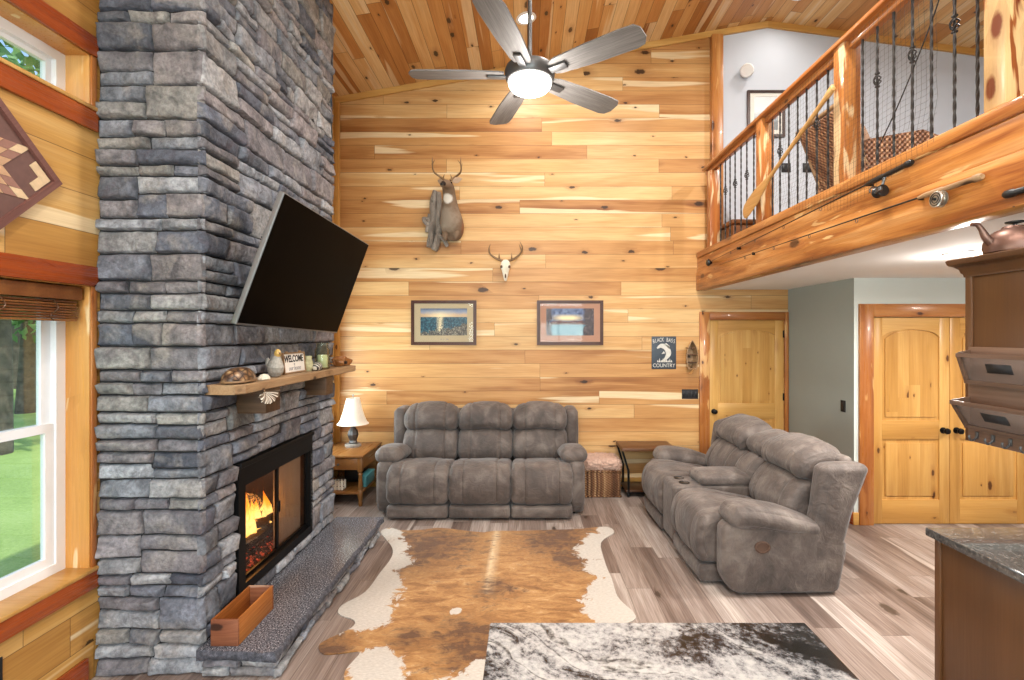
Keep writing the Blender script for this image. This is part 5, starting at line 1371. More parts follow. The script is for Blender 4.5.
star.build('patchwork', qm, t, sharp=0)

# ------------------------------------------------------------------ on the mantel
mz = MZ1 + 0.001
def mp(u, x=-1.66): return (x, x * F / (u - CU))
x, y = mp(239, -1.665)
t = thing('turtle_shell', 'domed brown turtle shell at the near end of the mantel', 'shell', (x, y, mz), R(8))
_s = NT('turtle_scutes'); _v = _s.voro(_s.coords(), 26, 'DISTANCE_TO_EDGE'); _c = _s.voro(_s.coords(), 26); _f = _s.noise(_s.coords(), 60, 3)
_k = _s.ramp(_s.math('ADD', _c['Distance'], _s.math('MULTIPLY', _f, 0.3)), [(0.2, '#b89a70'), (0.5, '#7d5c3e'), (0.8, '#4a3424')])
_s.bsdf(_s.mix(_s.rng(_v['Distance'], 0.02, 0.09, 1, 0), _k, '#2a1c12'), 0.4); sc = _s.mat
m_ = MB(); n_ = 28; rgs = []
for j in range(9):
    a = j / 8 * PI / 2; ring = []
    for i in range(n_):
        th = 2 * PI * i / n_; rr = math.cos(a) ** 0.8
        bm_ = 1 + 0.03 * math.cos(th * 10)
        ring.append((0.075 * rr * math.cos(th) * bm_, 0.14 * rr * math.sin(th) * bm_, 0.012 + 0.075 * math.sin(a) + 0.005 * abs(math.sin(th * 5)) * math.sin(2 * a)))
    rgs.append(ring)
m_.rings([[(p[0] * 0.96, p[1] * 0.96, 0.001) for p in rgs[0]]] + rgs); m_.build('carapace', sc, t, sharp=60)
m_ = MB(); m_.rings([[(p[0] * s_, p[1] * s_, z) for p in rgs[0]] for (s_, z) in ((1.0, 0.006), (1.06, 0.010), (1.0, 0.018))], caps=False); m_.build('shell_rim', M['antler'], t)
x, y = mp(264, -1.62)
t = thing('seashell', 'small pale seashell beside the turtle shell on the mantel', 'shell', (x, y, mz))
m_ = MB(); m_.rings([[((0.035 * math.cos(th)) * c_, 0.045 * math.sin(th) * c_ * (1 + 0.05 * math.cos(10 * th)), z) for th in [2 * PI * i / 20 for i in range(20)]] for (c_, z) in ((0.9, 0.0), (1, 0.005), (0.85, 0.018), (0.55, 0.03), (0.15, 0.036))]); m_.build('shell_body', M['bone'], t, sharp=0)
x, y = mp(275.5, -1.655)
t = thing('bird_figurine', 'speckled glass hen figurine with an amber head on the mantel', 'figurine', (x, y, mz), R(60))
spk = spot_mat('speckled_glass', '#a9a49a', [], 0.2, '#4a4440', 60)
MB().spine([((0, 0, 0.0), 0.02, 0.02), ((0, 0, 0.004), 0.03, 0.032), ((0, 0, 0.03), 0.045, 0.05), ((0, 0.0, 0.065), 0.052, 0.058), ((0, -0.005, 0.10), 0.04, 0.045), ((0, -0.015, 0.13), 0.024, 0.026), ((0, -0.02, 0.14), 0.018, 0.018)], 18).build('bird_body', spk, t, sharp=0)
MB().spine([((0, 0.045, 0.06), 0.025, 0.02), ((0, 0.075, 0.085), 0.02, 0.02), ((0, 0.095, 0.115), 0.006, 0.02)], 12).build('tail', spk, t, sharp=0)
MB().spine([((0, -0.02, 0.136), 0.017, 0.017), ((0, -0.024, 0.155), 0.022, 0.024), ((0, -0.022, 0.172), 0.016, 0.018), ((0, -0.02, 0.183), 0.004, 0.006)], 14).build('head', plain('amber_glass', '#c9a45c', 0.2), t, sharp=0)
MB().tube([(0, -0.044, 0.156), (0, -0.062, 0.150)], [0.008, 0.002], 8).build('beak', M['antler'], t)
# sign: lies against the stone, facing the room
x, y = mp(294, -1.690)
t = thing('welcome_sign', 'small white framed WELCOME sign standing on the mantel', 'sign', (x, y, mz), R(0))
t.rotation_euler = (0, R(-6), 0)
wS, hS = 0.33, 0.15
MB().holed('x', 0, 0.018, -wS / 2, wS / 2, 0, hS, [(-wS / 2 + 0.01, wS / 2 - 0.01, 0.01, hS - 0.01)]).build('frame', M['mantel'], t, sharp=0)
mbb((0.003, -wS / 2 + 0.008, 0.008), (0.010, wS / 2 - 0.008, hS - 0.008)).build('board', M['paper'], t, sharp=0)
text('lettering', 'WELCOME', 0.068, M['ink'], t, (0.0105, 0, hS * 0.68), (R(90), 0, R(90)), sx=0.86, bold=0.002)
text('small_lettering', 'to', 0.022, M['greyink'], t, (0.0105, 0, hS * 0.44), (R(90), 0, R(90)))
text('small_lettering', 'our home', 0.046, M['greyink'], t, (0.0105, 0, hS * 0.24), (R(90), 0, R(90)), shear=0.35)
for q in (-0.1, 0.1): MB().rbox((0.009, q, hS + 0.004), (0.012, 0.03, 0.012), 0.004, 2).build('hanger_tab', M['mantel'], t)
x, y = mp(317, -1.625)
t = thing('striped_ornament', 'black and white striped round ornament next to the jar candle', 'ornament', (x, y, mz))
st = NT('striped_glaze'); g_ = st.sep(st.coords()); sn = st.math('SINE', st.math('MULTIPLY', st.math('ADD', g_[1], st.math('MULTIPLY', g_[2], 0.6)), 330.0)); st.bsdf(st.ramp(sn, [(0.45, '#1b1a18'), (0.55, '#e0dac8')]), 0.3)
MB().spine([((0, 0, 0.0), 0.018, 0.022), ((0, 0, 0.008), 0.03, 0.04), ((0, 0, 0.03), 0.04, 0.055), ((0, 0, 0.055), 0.03, 0.04), ((0, 0, 0.066), 0.01, 0.014)], 18).build('ornament_body', st.mat, t, sharp=0)
MB().rbox((0.005, 0.05, 0.02), (0.03, 0.03, 0.04), 0.012, 2).build('ornament_end', M['blackp'], t)
x, y = mp(308.5, -1.67)
t = thing('glazed_vase', 'little dappled green and cream vase between the sign and the jar', 'vase', (x, y, mz))
MB().lathe([(0, 0), (0.022, 0), (0.032, 0.03), (0.034, 0.06), (0.022, 0.095), (0.026, 0.115), (0.022, 0.115), (0.018, 0.095), (0, 0.09)], 18).build('vase_body', spot_mat('dappled_glaze', '#c9c49a', [], 0.25, '#3a3c28', 40), t)
x, y = mp(322.5, -1.655)
t = thing('jar_candle', 'glass jar holding a pale candle on the mantel', 'candle', (x, y, mz))
MB().lathe([(0, 0), (0.052, 0), (0.058, 0.01), (0.058, 0.155), (0.046, 0.175), (0.046, 0.205), (0.052, 0.208), (0.052, 0.213), (0.043, 0.213), (0.043, 0.173), (0.054, 0.153), (0.054, 0.012), (0, 0.008)], 26).build('jar', M['jarglass'], t)
MB().lathe([(0, 0.013), (0.041, 0.013), (0.041, 0.11), (0.035, 0.115), (0, 0.112)], 22).build('candle', M['wax'], t)
MB().tube([(0, 0, 0.11), (0.002, 0, 0.122)], 0.002, 6).build('wick', M['blackp'], t)
MB().tube(bez([(0.052, -0.01, 0.2), (0.062, 0, 0.18), (0.052, 0.01, 0.2)], 5), 0.002, 6).build('clip', M['silver'], t)
x, y = mp(343, -1.66)
t = thing('carved_driftwood', 'knobbly brown carved wood piece at the far end of the mantel', 'carving', (x, min(y, 4.38), mz))
m_ = MB(); m_.rbox((0, 0, 0.04), (0.11, 0.24, 0.08), 0.035, 5, 8)
m_.v = [tuple(Vector(p) + Vector((noise.noise(Vector(p) * 16), noise.noise(Vector(p) * 16 + Vector((4, 0, 0))), noise.noise(Vector(p) * 16 + Vector((0, 7, 0))) * (1 if p[2] > 0.02 else 0))) * 0.028) for p in m_.v]
lowz = min(p[2] for p in m_.v); m_.v = [(p[0], p[1], p[2] - lowz) for p in m_.v]
m_.build('wood_body', M['brownwood'], t, sharp=0)
MB().rbox((0.045, -0.03, 0.03), (0.03, 0.05, 0.025), 0.01, 3).build('hollow', M['bark'], t)
# scallop hung on the shelf edge
t = thing('scallop_shell', 'ribbed white scallop shell hanging under the near end of the mantel', 'shell', (MX + 0.004, 2.93, MZ0 - 0.01))
m_ = MB(); n_ = 24; rgs = []
for j in range(7):
    a = j / 6; ring = []
    for i in range(n_ + 1):
        th = PI + PI * i / n_; rr = (0.008 + 0.088 * a) * (1 + 0.03 * a * math.cos(24 * th))
        ring.append((0.03 * math.sin(PI * a * 0.55) + 0.006 * math.cos(24 * PI * i / n_ * 0.5) * a, 1.15 * rr * math.cos(th), rr * math.sin(th) * 0.72))
    rgs.append(ring)
m_.rings(rgs, closed=False, caps=False)
so = NT('ribbed_shell'); g_ = so.sep(so.coords()); an = so.math('ARCTAN2', g_[2], g_[1]); so.bsdf(so.ramp(so.math('SINE', so.math('MULTIPLY', an, 26.0)), [(0.4, '#6b5d4e'), (0.65, '#efe8da')]), 0.5)
o = m_.build('shell_fan', so.mat, t, sharp=0, fix=False); md = o.modifiers.new('Solidify', 'SOLIDIFY'); md.thickness = 0.004
MB().tube([(-0.005, 0, 0.02), (0.004, 0, 0.0)], 0.003, 6).build('peg', M['antler'], t)
# ------------------------------------------------------------------ loft railing
RXc = 2.138
t = thing('loft_railing', 'cedar railing with twisted iron balusters along the loft edge', 'railing', (RXc, 4.0, 2.863))
mbb((RXc - 0.07, 2.24, 3.785), (RXc + 0.07, 5.80, 3.818), 0.008).build('handrail', M['ced_y'], t, world=True)
mbb((RXc - 0.025, 2.24, 3.735), (RXc + 0.025, 5.80, 3.785), 0.006).build('under_rail', M['ced_y'], t, world=True)
for y in (5.62, 4.405, 3.275):
    mbb((RXc - 0.056, y - 0.056, 2.863), (RXc + 0.056, y + 0.056, 3.735 if y > 5 else 3.785), 0.006).build('newel_post', M['post'], t, world=True)
ys = [5.41, 5.28, 5.158, 5.033, 4.893, 4.765, 4.618] + [4.268, 4.14, 4.0, 3.87, 3.746, 3.614, 3.48] + [3.12, 2.99, 2.855, 2.718, 2.59, 2.45, 2.325]
bar = None
def baluster_mb():
    m_ = MB(); n_ = 60
    z0, z1 = 0.0, 0.873
    path = [(0, 0, z0 + (z1 - z0) * j / n_) for j in range(n_ + 1)]
    m_.tube(path, 0.0078, 4, twist=0.35); return m_
def cage_mb():
    m_ = MB(); zc = 0.545
    for k in range(4):
        pts = []
        for j in range(13):
            a = j / 12; th = k * PI / 2 + a * PI * 1.1; r_ = 0.021 * math.sin(PI * a)
            pts.append((r_ * math.cos(th), r_ * math.sin(th), zc - 0.035 + 0.07 * a))
        m_.tube(pts, 0.004, 6)
    m_.rbox((0, 0, zc - 0.04), (0.022, 0.022, 0.012), 0.004); m_.rbox((0, 0, zc + 0.04), (0.022, 0.022, 0.012), 0.004)
    return m_
me_b = me_c = None
for i, y in enumerate(ys):
    if me_b is None:
        o = baluster_mb().build('baluster', M['iron'], t); me_b = o.data
    else:
        o = bpy.data.objects.new('baluster', me_b); C.objects.link(o); o.parent = t
    o.location = Vector((RXc, y, 2.863)) - t.location
    if i in (1, 3, 5, 8, 10, 12, 15, 17, 19):
        if me_c is None:
            c_ = cage_mb().build('basket', M['iron'], o); me_c = c_.data
        else:
            c_ = bpy.data.objects.new('basket', me_c); C.objects.link(c_); c_.parent = o

# thin black cast net hung over the railing
NETX = RXc - 0.085
m_ = MB()
def netx(y, z): return NETX + 0.02 * noise.noise((y * 3, z * 2, 0)) - (0.02 if z < 2.95 else 0)
y0, y1 = 2.45, 4.2; zt, zb = 3.74, 2.66
n1, n2 = 50, 32
def strand(pts, r_=0.00065): m_.tube(pts, r_, 3, caps=False)
for j in range(n1 + 1):
    y = y0 + (y1 - y0) * j / n1
    bot = zb + 0.35 * abs((y - 3.1) / 1.1) ** 1.5
    strand([(netx(y, zt + (bot - zt) * k / 8), y + 0.02 * noise.noise((y * 4, k, 0)), zt + (bot - zt) * k / 8) for k in range(9)])
for j in range(n2 + 1):
    z = zt + (zb - zt) * j / n2
    pts = [(netx(y0 + (y1 - y0) * k / 24, z), y0 + (y1 - y0) * k / 24, z + 0.015 * noise.noise((k * 0.5, z * 3, 1))) for k in range(25)]
    pts = [p for p in pts if p[2] > zb + 0.35 * abs((p[1] - 3.1) / 1.1) ** 1.5 - 0.01]
    if len(pts) > 1: strand(pts)
tag(m_.build('fishing_net', M['iron'], at=(NETX, 3.3, 2.9), sharp=0, fix=False), 'fine dark fishing net draped over the loft railing and fascia', 'net', kind='stuff')
# dark cord crossing behind the balusters
tag(MB().tube(bez([(2.24, 3.15, 3.02), (2.24, 2.95, 3.25), (2.23, 2.72, 3.55), (2.22, 2.60, 3.735)], 6), 0.004, 6).build('net_cord', M['iron'], at=(2.24, 3.0, 3.0)), 'dark cord slanting up behind the balusters to the handrail', 'cord')

# paddle slung on the railing
a = Vector((2.035, 3.25, 3.50)); b2 = Vector((2.035, 4.61, 2.985))
L_ = (b2 - a).length
t = thing('wooden_paddle', 'long wooden canoe paddle slanting across the outside of the railing', 'paddle', tuple(a))
d = (b2 - a).normalized(); up = Vector((1, 0, 0)); sd = d.cross(up)
B = Matrix((( *d, 0), (*sd, 0), (*up, 0), (0, 0, 0, 1))).transposed()
m_ = MB(); pts = []; rr = []
for (s_, w, h) in ((0, .010, .010), (0.006, .028, .016), (0.05, .030, .017), (0.10, .018, .015), (0.3, .016, .015), (L_ - 0.62, .016, .015), (L_ - 0.52, .022, .013), (L_ - 0.42, .05, .009), (L_ - 0.28, .075, .007), (L_ - 0.12, .08, .006), (L_ - 0.04, .07, .005), (L_ - 0.008, .045, .004), (L_, .012, .003)):
    pts.append((s_, 0, 0)); rr.append((w, h))
rings = []
for (p, (w, h)) in zip(pts, rr): rings.append([(p[0], w * math.cos(2 * PI * k / 16), h * math.sin(2 * PI * k / 16)) for k in range(16)])
split = 6
MB().rings(rings[:split + 1], M=B).build('shaft', M['paddle'], t, sharp=50)
MB().rings(rings[split:], M=B).build('paddle_blade', M['paddle'], t, sharp=50)

# fishing rods along the fascia
def rod(label, yb, zb, yt, zt, kind, hl=0.36):
    x = 2.045
    t = thing('fishing_rod', label, 'fishing rod', (x, yb, zb), 0, 'fishing rods along the loft fascia')
    A = Vector((0, 0, 0)); Bv = Vector((0, yt - yb, zt - zb)); dr = Bv.normalized()
    hp = [A + dr * s_ for s_ in (0, 0.01, 0.04, 0.05, 0.16, 0.20, 0.22, 0.30, hl)]
    MB().tube(hp, [0.012, 0.018, 0.018, 0.014, 0.014, 0.012, 0.016, 0.015, 0.008], 12).build('grip', M['blackp'] if kind != 'fly' else M['mantel'], t)
    MB().tube([A + dr * hl * 0.95, Bv * 0.5, Bv], [0.0055, 0.004, 0.002], 8).build('rod_blank', M['blackp'], t)
    for q in (0.28, 0.45, 0.62, 0.8):
        p = Bv * q
        g_ = MB(); g_.tube([p + Vector((0, 0.012 * math.cos(a_), 0.012 * math.sin(a_) - 0.014)) for a_ in [2 * PI * k / 12 for k in range(13)]], 0.002, 5, caps=False); g_.build('line_guide', M['pewter'], t)
    p = dr * 0.20
    if kind == 'spin':
        rl = MB().lathe([(0, -0.03), (0.026, -0.03), (0.032, -0.02), (0.024, -0.008), (0.024, 0.012), (0.034, 0.018), (0.034, 0.03), (0, 0.034)], 20, M=T(p.x - 0.01, p.y + 0.03, p.z - 0.085) @ RX(90)).build('reel', M['blackp'], t)
        m2 = MB(); m2.tube([p, p + Vector((-0.005, 0.01, -0.05)), p + Vector((-0.01, 0.02, -0.08))], [0.008, 0.007, 0.01], 8)
        m2.tube([p + Vector((-0.01, 0.02, -0.085)), p + Vector((-0.055, 0.0, -0.10)), p + Vector((-0.06, -0.04, -0.09))], 0.006, 6); m2.lathe([(0, -0.014), (0.012, -0.01), (0.012, 0.01), (0, 0.014)], 10, c=(p.x - 0.06, p.y - 0.045, p.z - 0.09))
        m2.tube([(p.x - 0.01 + 0.04 * math.cos(a_), p.y + 0.05 + 0.02 * math.sin(a_), p.z - 0.085 + 0.04 * math.sin(a_)) for a_ in [PI * k / 10 for k in range(11)]], 0.004, 6)
        m2.build('reel_arm', M['pewter'], rl)
    elif kind == 'fly':
        mt = T(p.x - 0.01, p.y, p.z - 0.05) @ RY(-90)
        rl = MB().lathe([(0, 0), (0.036, 0), (0.040, 0.004), (0.040, 0.008), (0.028, 0.010), (0.028, 0.026), (0.040, 0.028), (0.040, 0.034), (0.034, 0.036), (0, 0.036)], 28, M=mt).build('reel', M['silver'], t)
        m2 = MB()
        for r0 in (0.030, 0.019): m2.tube([mt @ Vector((r0 * math.cos(2 * PI * k / 24), r0 * math.sin(2 * PI * k / 24), 0.0365)) for k in range(25)], 0.0022, 5, caps=False)
        m2.lathe([(0, 0.034), (0.008, 0.034), (0.006, 0.045), (0, 0.046)], 12, M=mt)
        m2.build('reel_rings', M['blackp'], rl)
        MB().tube([p, p + Vector((-0.005, 0, -0.02))], 0.008, 8).build('reel_foot', M['pewter'], t)
    for q in (0.12, 0.75): mbb((0.0, q * Bv.y - 0.008, q * Bv.z - 0.012), (0.037, q * Bv.y + 0.008, q * Bv.z + 0.012), 0.003).build('wall_clip', M['black'], t)
    return t
rod('fishing rod with a black spinning reel high on the loft fascia', 2.60, 2.772, 5.50, 2.672, 'spin')
rod('fishing rod with a silver round fly reel on the loft fascia', 2.20, 2.566, 5.2, 2.60, 'fly')
r3 = rod('fishing rod at the right end of the loft fascia, only its dark butt showing', 2.10, 2.452, 0.2, 2.42, 'plain')
t = thing('rod_holder', 'round black rod holder near the far end of the loft fascia', 'hook', (2.045, 5.52, 2.668))
MB().lathe([(0, -0.02), (0.03, -0.018), (0.042, 0), (0.03, 0.02), (0, 0.024)], 16, M=RY(-90)).build('holder_knob', M['blackp'], t)
mbb((0.0, -0.012, -0.012), (0.037, 0.012, 0.012), 0.003).build('holder_stem', M['black'], t)

# ------------------------------------------------------------------ what stands in the loft
LZ = 2.721
t = thing('wicker_chair', 'reclined wicker lounge chair seen through the loft railing', 'chair', (2.95, 4.35, LZ))
W_ = 0.62
for s_ in (-1, 1):
    y = s_ * W_ / 2
    MB().tube(bez([(-0.36, y, 1.06), (-0.30, y, 0.92), (-0.16, y, 0.55), (0.0, y, 0.30), (0.06, y, 0.04)], 6), 0.022, 10).build('back_post', M['mantel'], t)
    ar = MB(); pl = [(-0.20, 0.28), (0.45, 0.28), (0.50, 0.62), (0.46, 0.76), (0.30, 0.82), (-0.16, 0.74)]
    ar.prism(pl, y - 0.02, y + 0.02, 'xz'); ar.build('arm_panel', M['wicker'], t, sharp=30)
    MB().tube([(0.44, y, 0.0), (0.44, y, 0.30)], 0.022, 8).build('leg', M['mantel'], t)
m_ = MB(); m_.rbox((0, 0, 0), (0.05, W_ - 0.02, 0.86), 0.02, 3, 8, M=T(-0.185, 0, 0.64) @ RY(-23)); m_.build('back_panel', M['wicker'], t, sharp=0)
MB().rbox((0.16, 0, 0.33), (0.62, W_ - 0.04, 0.09), 0.03, 3, 6, bulge=(0, 0, 0.02)).build('seat', M['wicker'], t, sharp=0)
MB().rbox((0, 0, 0), (0.12, W_ - 0.12, 0.42), 0.055, 4, 8, bulge=(0.03, 0, 0), M=T(-0.09, 0, 0.72) @ RY(-23)).build('cushion', plain('brown_cushion', '#9a7a62', 0.9, scale=20), t, sharp=0)
for z, x in ((1.06, -0.36),): MB().tube([(x, -W_ / 2 - 0.03, z), (x, W_ / 2 + 0.03, z)], 0.022, 10).build('top_rail', M['mantel'], t)
t = thing('wicker_footstool', 'rounded brown wicker footstool low behind the loft railing', 'stool', (3.0, 3.72, LZ))
MB().lathe([(0, 0), (0.22, 0), (0.27, 0.06), (0.28, 0.26), (0.25, 0.33), (0, 0.34)], 28).build('stool_body', M['wicker'], t)
MB().lathe([(0, 0.34), (0.24, 0.335), (0.26, 0.37), (0.2, 0.43), (0.1, 0.45), (0, 0.455)], 28).build('stool_cushion', plain('rust_brown_cushion', '#8a5c46', 0.9, scale=20, bump=0.3), t)
t = thing('wooden_chest', 'low brown wooden chest at the far end of the loft', 'chest', (2.50, 5.55, LZ))
mbb((-0.26, -0.22, 0), (0.26, 0.22, 0.34), 0.01).build('chest_body', M['brownwood'], t)
mbb((-0.28, -0.24, 0.34), (0.28, 0.24, 0.39), 0.012).build('chest_lid', M['brownwood'], t)
mbb((-0.03, -0.228, 0.27), (0.03, -0.219, 0.35), 0.003).build('latch', M['black'], t)
# ------------------------------------------------------------------ kitchen island, counter and wall cabinet
x0, x1 = -0.121, 0.909; IY = 1.603; IZ = 0.914
t = thing('kitchen_island', 'island topped with white and black swirled granite in the near foreground', 'island', ((x0 + x1) / 2, 1.0, 0))
MB().box((x0, -0.35, IZ - 0.032), (x1, IY, IZ), 0.006, 2).build('granite_top', M['island'], t, world=True)
mbb((x0 + 0.04, -0.3, 0.1), (x1 - 0.04, IY - 0.25, IZ - 0.033), 0.004).build('island_body', M['cab'], t, world=True)
mbb((x0 + 0.1, -0.25, 0), (x1 - 0.1, IY - 0.32, 0.1)).build('toe_kick', M['blackp'], t, world=True)
for k in range(3):
    a = -0.25 + k * 0.54
    for x in (x0 + 0.028, x1 - 0.04): mbb((x, a, 0.14), (x + 0.012, a + 0.5, 0.84), 0.004).build('side_panel', M['cab'], t, world=True)
t = thing('base_cabinet', 'brown wood base cabinet end panel at the lower right', 'cabinet', (2.6, 2.06, 0))
mbb((1.985, 1.76, 0.0), (4.4, 2.372, 0.872), 0.003).build('cabinet_body', M['cab'], t, world=True)
mbb((1.977, 2.345, 0.0), (1.99, 2.378, 0.872), 0.003).build('corner_stile', M['cab'], t, world=True)
for k in range(4):
    dd = mbb((2.02 + k * 0.58, 2.372, 0.12), (2.56 + k * 0.58, 2.392, 0.84), 0.004).build('door', M['cab'], t, world=True)
    MB().lathe([(0, 0), (0.006, 0), (0.005, 0.015), (0.014, 0.022), (0.012, 0.03), (0, 0.032)], 12, M=T(2.52 + k * 0.58, 2.392, 0.75) @ RX(-90)).build('knob', M['pewter'], dd, world=True)
w_ = MB(); w_.box((1.946, 1.755, 0.875), (4.45, 2.396, 0.914), 0.005, 2)
tag(w_.build('granite_worktop', M['counter'], at=(3.0, 2.07, 0.875)), 'glossy dark granite worktop over the brown base cabinet', 'worktop')
CX, CY0, CY1, CZ0, CZ1 = 2.0, 1.755, 2.227, 1.375, 2.135
t = thing('wall_cabinet', 'brown wall cabinet with crown moulding at the right edge', 'cabinet', (2.6, 2.0, CZ0))
mbb((CX, CY0, CZ0), (3.6, CY1, CZ1 + 0.01), 0.003).build('cabinet_body', M['cab'], t, world=True)
mbb((CX - 0.006, CY1 - 0.03, CZ0), (CX + 0.01, CY1 + 0.004, CZ1), 0.003).build('corner_stile', M['cab'], t, world=True)
for k in range(3):
    dd = mbb((2.02 + k * 0.52, CY1, CZ0 + 0.01), (2.51 + k * 0.52, CY1 + 0.02, CZ1 - 0.01), 0.004).build('door', M['cab'], t, world=True)
    MB().lathe([(0, 0), (0.006, 0), (0.005, 0.015), (0.014, 0.022), (0.012, 0.03), (0, 0.032)], 12, M=T(2.47 + k * 0.52, CY1 + 0.02, CZ0 + 0.08) @ RX(-90)).build('knob', M['pewter'], dd, world=True)
rg = []
for (e, z) in ((0.0, 0.0), (0.008, 0.0), (0.010, 0.014), (0.016, 0.02), (0.020, 0.036), (0.034, 0.050), (0.046, 0.056), (0.050, 0.062), (0.054, 0.078), (0.046, 0.084), (0.0, 0.084)):
    rg.append([(CX - e, CY0, CZ1 - 0.02 + z), (CX - e, CY1 + e, CZ1 - 0.02 + z), (3.6, CY1 + e, CZ1 - 0.02 + z), (3.6, CY0, CZ1 - 0.02 + z)])
MB().rings(rg).build('crown_moulding', M['cab'], t, world=True, sharp=50)
KT = CZ1 + 0.064
# mail organiser on the cabinet side
t = thing('mail_organizer', 'taupe wooden mail organizer with two bins and key hooks on the cabinet side', 'organizer', (CX, 2.06, CZ0))
YA, YBn = 1.80, 2.205
mbb((CX - 0.016, YA, CZ0 + 0.004), (CX - 0.001, YBn, 1.80), 0.003).build('back_board', M['taupewood'], t, world=True)
def bin_(zb, zt, out):
    y0, y1 = YA + 0.005, YBn - 0.005
    xb, xt = CX - 0.03, CX - out
    r_ = MB()
    def bar(p, q, w=0.009): r_.tube([p, q], w, 4)
    # front frame leaning outward
    bar((xb, y0, zb), (xb, y1, zb), 0.011); bar((xt, y0, zt - 0.012), (xt, y1, zt - 0.012), 0.012)
    for y in (y0 + 0.008, y1 - 0.008): bar((xb, y, zb), (xt, y, zt - 0.012), 0.011)
    o = r_.build('bin_frame', M['taupewood'], t, world=True)
    for y in (y0, y1 - 0.008): MB().prism([(CX - 0.016, zb - 0.008), (xb, zb - 0.008), (xt, zt), (CX - 0.016, zt + 0.012)], y, y + 0.008, 'xz').build('bin_side', M['taupewood'], o, world=True)
    mbb((xb, y0, zb - 0.008), (CX - 0.016, y1, zb)).build('bin_bottom', M['taupewood'], o, world=True)
    q = MB(); q.add([(xb, y0 + 0.015, zb + 0.008), (xb, y1 - 0.015, zb + 0.008), (xt, y1 - 0.015, zt - 0.02), (xt, y0 + 0.015, zt - 0.02)], [(0, 1, 2, 3)])
    g_ = q.build('bin_front', M['smokeglass'], o, world=True); md = g_.modifiers.new('Solidify', 'SOLIDIFY'); md.thickness = 0.002
    f = lambda y, a: (xb + (xt - xb) * a - 0.004, y, zb + (zt - zb) * a)
    ym = (y0 + y1) / 2 + 0.02
    lb = MB(); lb.add([f(ym - 0.055, 0.36), f(ym + 0.055, 0.36), f(ym + 0.055, 0.66), f(ym - 0.055, 0.66)], [(0, 1, 2, 3)])
    g_ = lb.build('chalk_label', M['chalk'], o, world=True); md = g_.modifiers.new('Solidify', 'SOLIDIFY'); md.thickness = 0.003
bin_(1.645, 1.775, 0.068); bin_(1.445, 1.565, 0.095)
for k in range(4):
    y = YBn - 0.045 - k * 0.075
    m_ = MB(); m_.tube(bez([(CX - 0.016, y, 1.418), (CX - 0.022, y, 1.400), (CX - 0.04, y, 1.388), (CX - 0.052, y, 1.402), (CX - 0.05, y, 1.412)], 5), 0.0042, 8); m_.rbox((CX - 0.018, y, 1.412), (0.006, 0.016, 0.03), 0.002)
    m_.build('key_hook', M['pewter'], t, world=True)
# kettle
t = thing('copper_kettle', 'aged copper kettle with curved spout on top of the wall cabinet', 'kettle', (2.075, 2.085, KT + 0.0005))
MB().lathe([(0, 0), (0.088, 0), (0.100, 0.008), (0.104, 0.03), (0.100, 0.055), (0.086, 0.082), (0.062, 0.100), (0.045, 0.107), (0, 0.108)], 36).build('kettle_body', M['copper'], t)
ld = MB().lathe([(0, 0.104), (0.045, 0.107), (0.04, 0.115), (0.012, 0.119), (0, 0.119)], 28).build('lid', M['copper'], t)
MB().lathe([(0, 0.118), (0.008, 0.118), (0.008, 0.126), (0.03, 0.130), (0.032, 0.136), (0, 0.139)], 20).build('lid_knob', M['blackp'], ld)
MB().tube(bez([(-0.085, 0.01, 0.045), (-0.11, 0.012, 0.07), (-0.128, 0.014, 0.105), (-0.145, 0.016, 0.126), (-0.168, 0.018, 0.128)], 6), lerp_list([0.020, 0.016, 0.011, 0.009, 0.008], 25), 12).build('spout', M['copper'], t)
MB().tube(bez([(0.075, 0, 0.095), (0.095, 0, 0.16), (0.05, 0, 0.20), (-0.005, 0, 0.205)], 6), 0.008, 8).build('handle', M['blackp'], t)
for s_ in (1,):
    MB().rbox((0.068, 0, 0.115), (0.03, 0.03, 0.035), 0.01, 3).build('handle_mount', M['blackp'], t)
# ------------------------------------------------------------------ outdoors
g = MB(); n_ = 40
vs = []
for i in range(n_ + 1):
    for j in range(n_ + 1):
        x = XL - 0.21 - 60 * (i / n_) ** 1.6; y = -25 + 70 * j / n_
        vs.append((x, y, -0.35 + 0.012 * (abs(x) - 2.5) + 0.25 * noise.noise((x * 0.08, y * 0.08, 0)) * min(1, (abs(x) - 2.5) / 6)))
g.add(vs, [(i * (n_ + 1) + j, i * (n_ + 1) + j + 1, (i + 1) * (n_ + 1) + j + 1, (i + 1) * (n_ + 1) + j) for i in range(n_) for j in range(n_)])
struct(g.build('ground_lawn', M['lawn'], sharp=0), 'sunlit green lawn outside the window')
g = MB(); g.box((-40, -50, -0.6), (40, YR - 0.3, -0.3)); struct(g.build('ground_yard', M['lawn'], sharp=0))
trn = random.Random(5)
def leaves(m_, c_, rx, rz, n_, sz):
    for i in range(n_):
        while True:
            p = Vector((trn.uniform(-1, 1), trn.uniform(-1, 1), trn.uniform(-1, 1)))
            if 0.25 < p.length < 1: break
        p = Vector((c_[0] + p.x * rx, c_[1] + p.y * rx, c_[2] + p.z * rz))
        a = Vector((trn.gauss(0, 1), trn.gauss(0, 1), trn.gauss(0, 1))).normalized(); b_ = a.orthogonal().normalized()
        s_ = sz * trn.uniform(0.6, 1.4)
        m_.add([p - a * s_, p + b_ * s_ * 0.45, p + a * s_, p - b_ * s_ * 0.45], [(0, 1, 2, 3)])
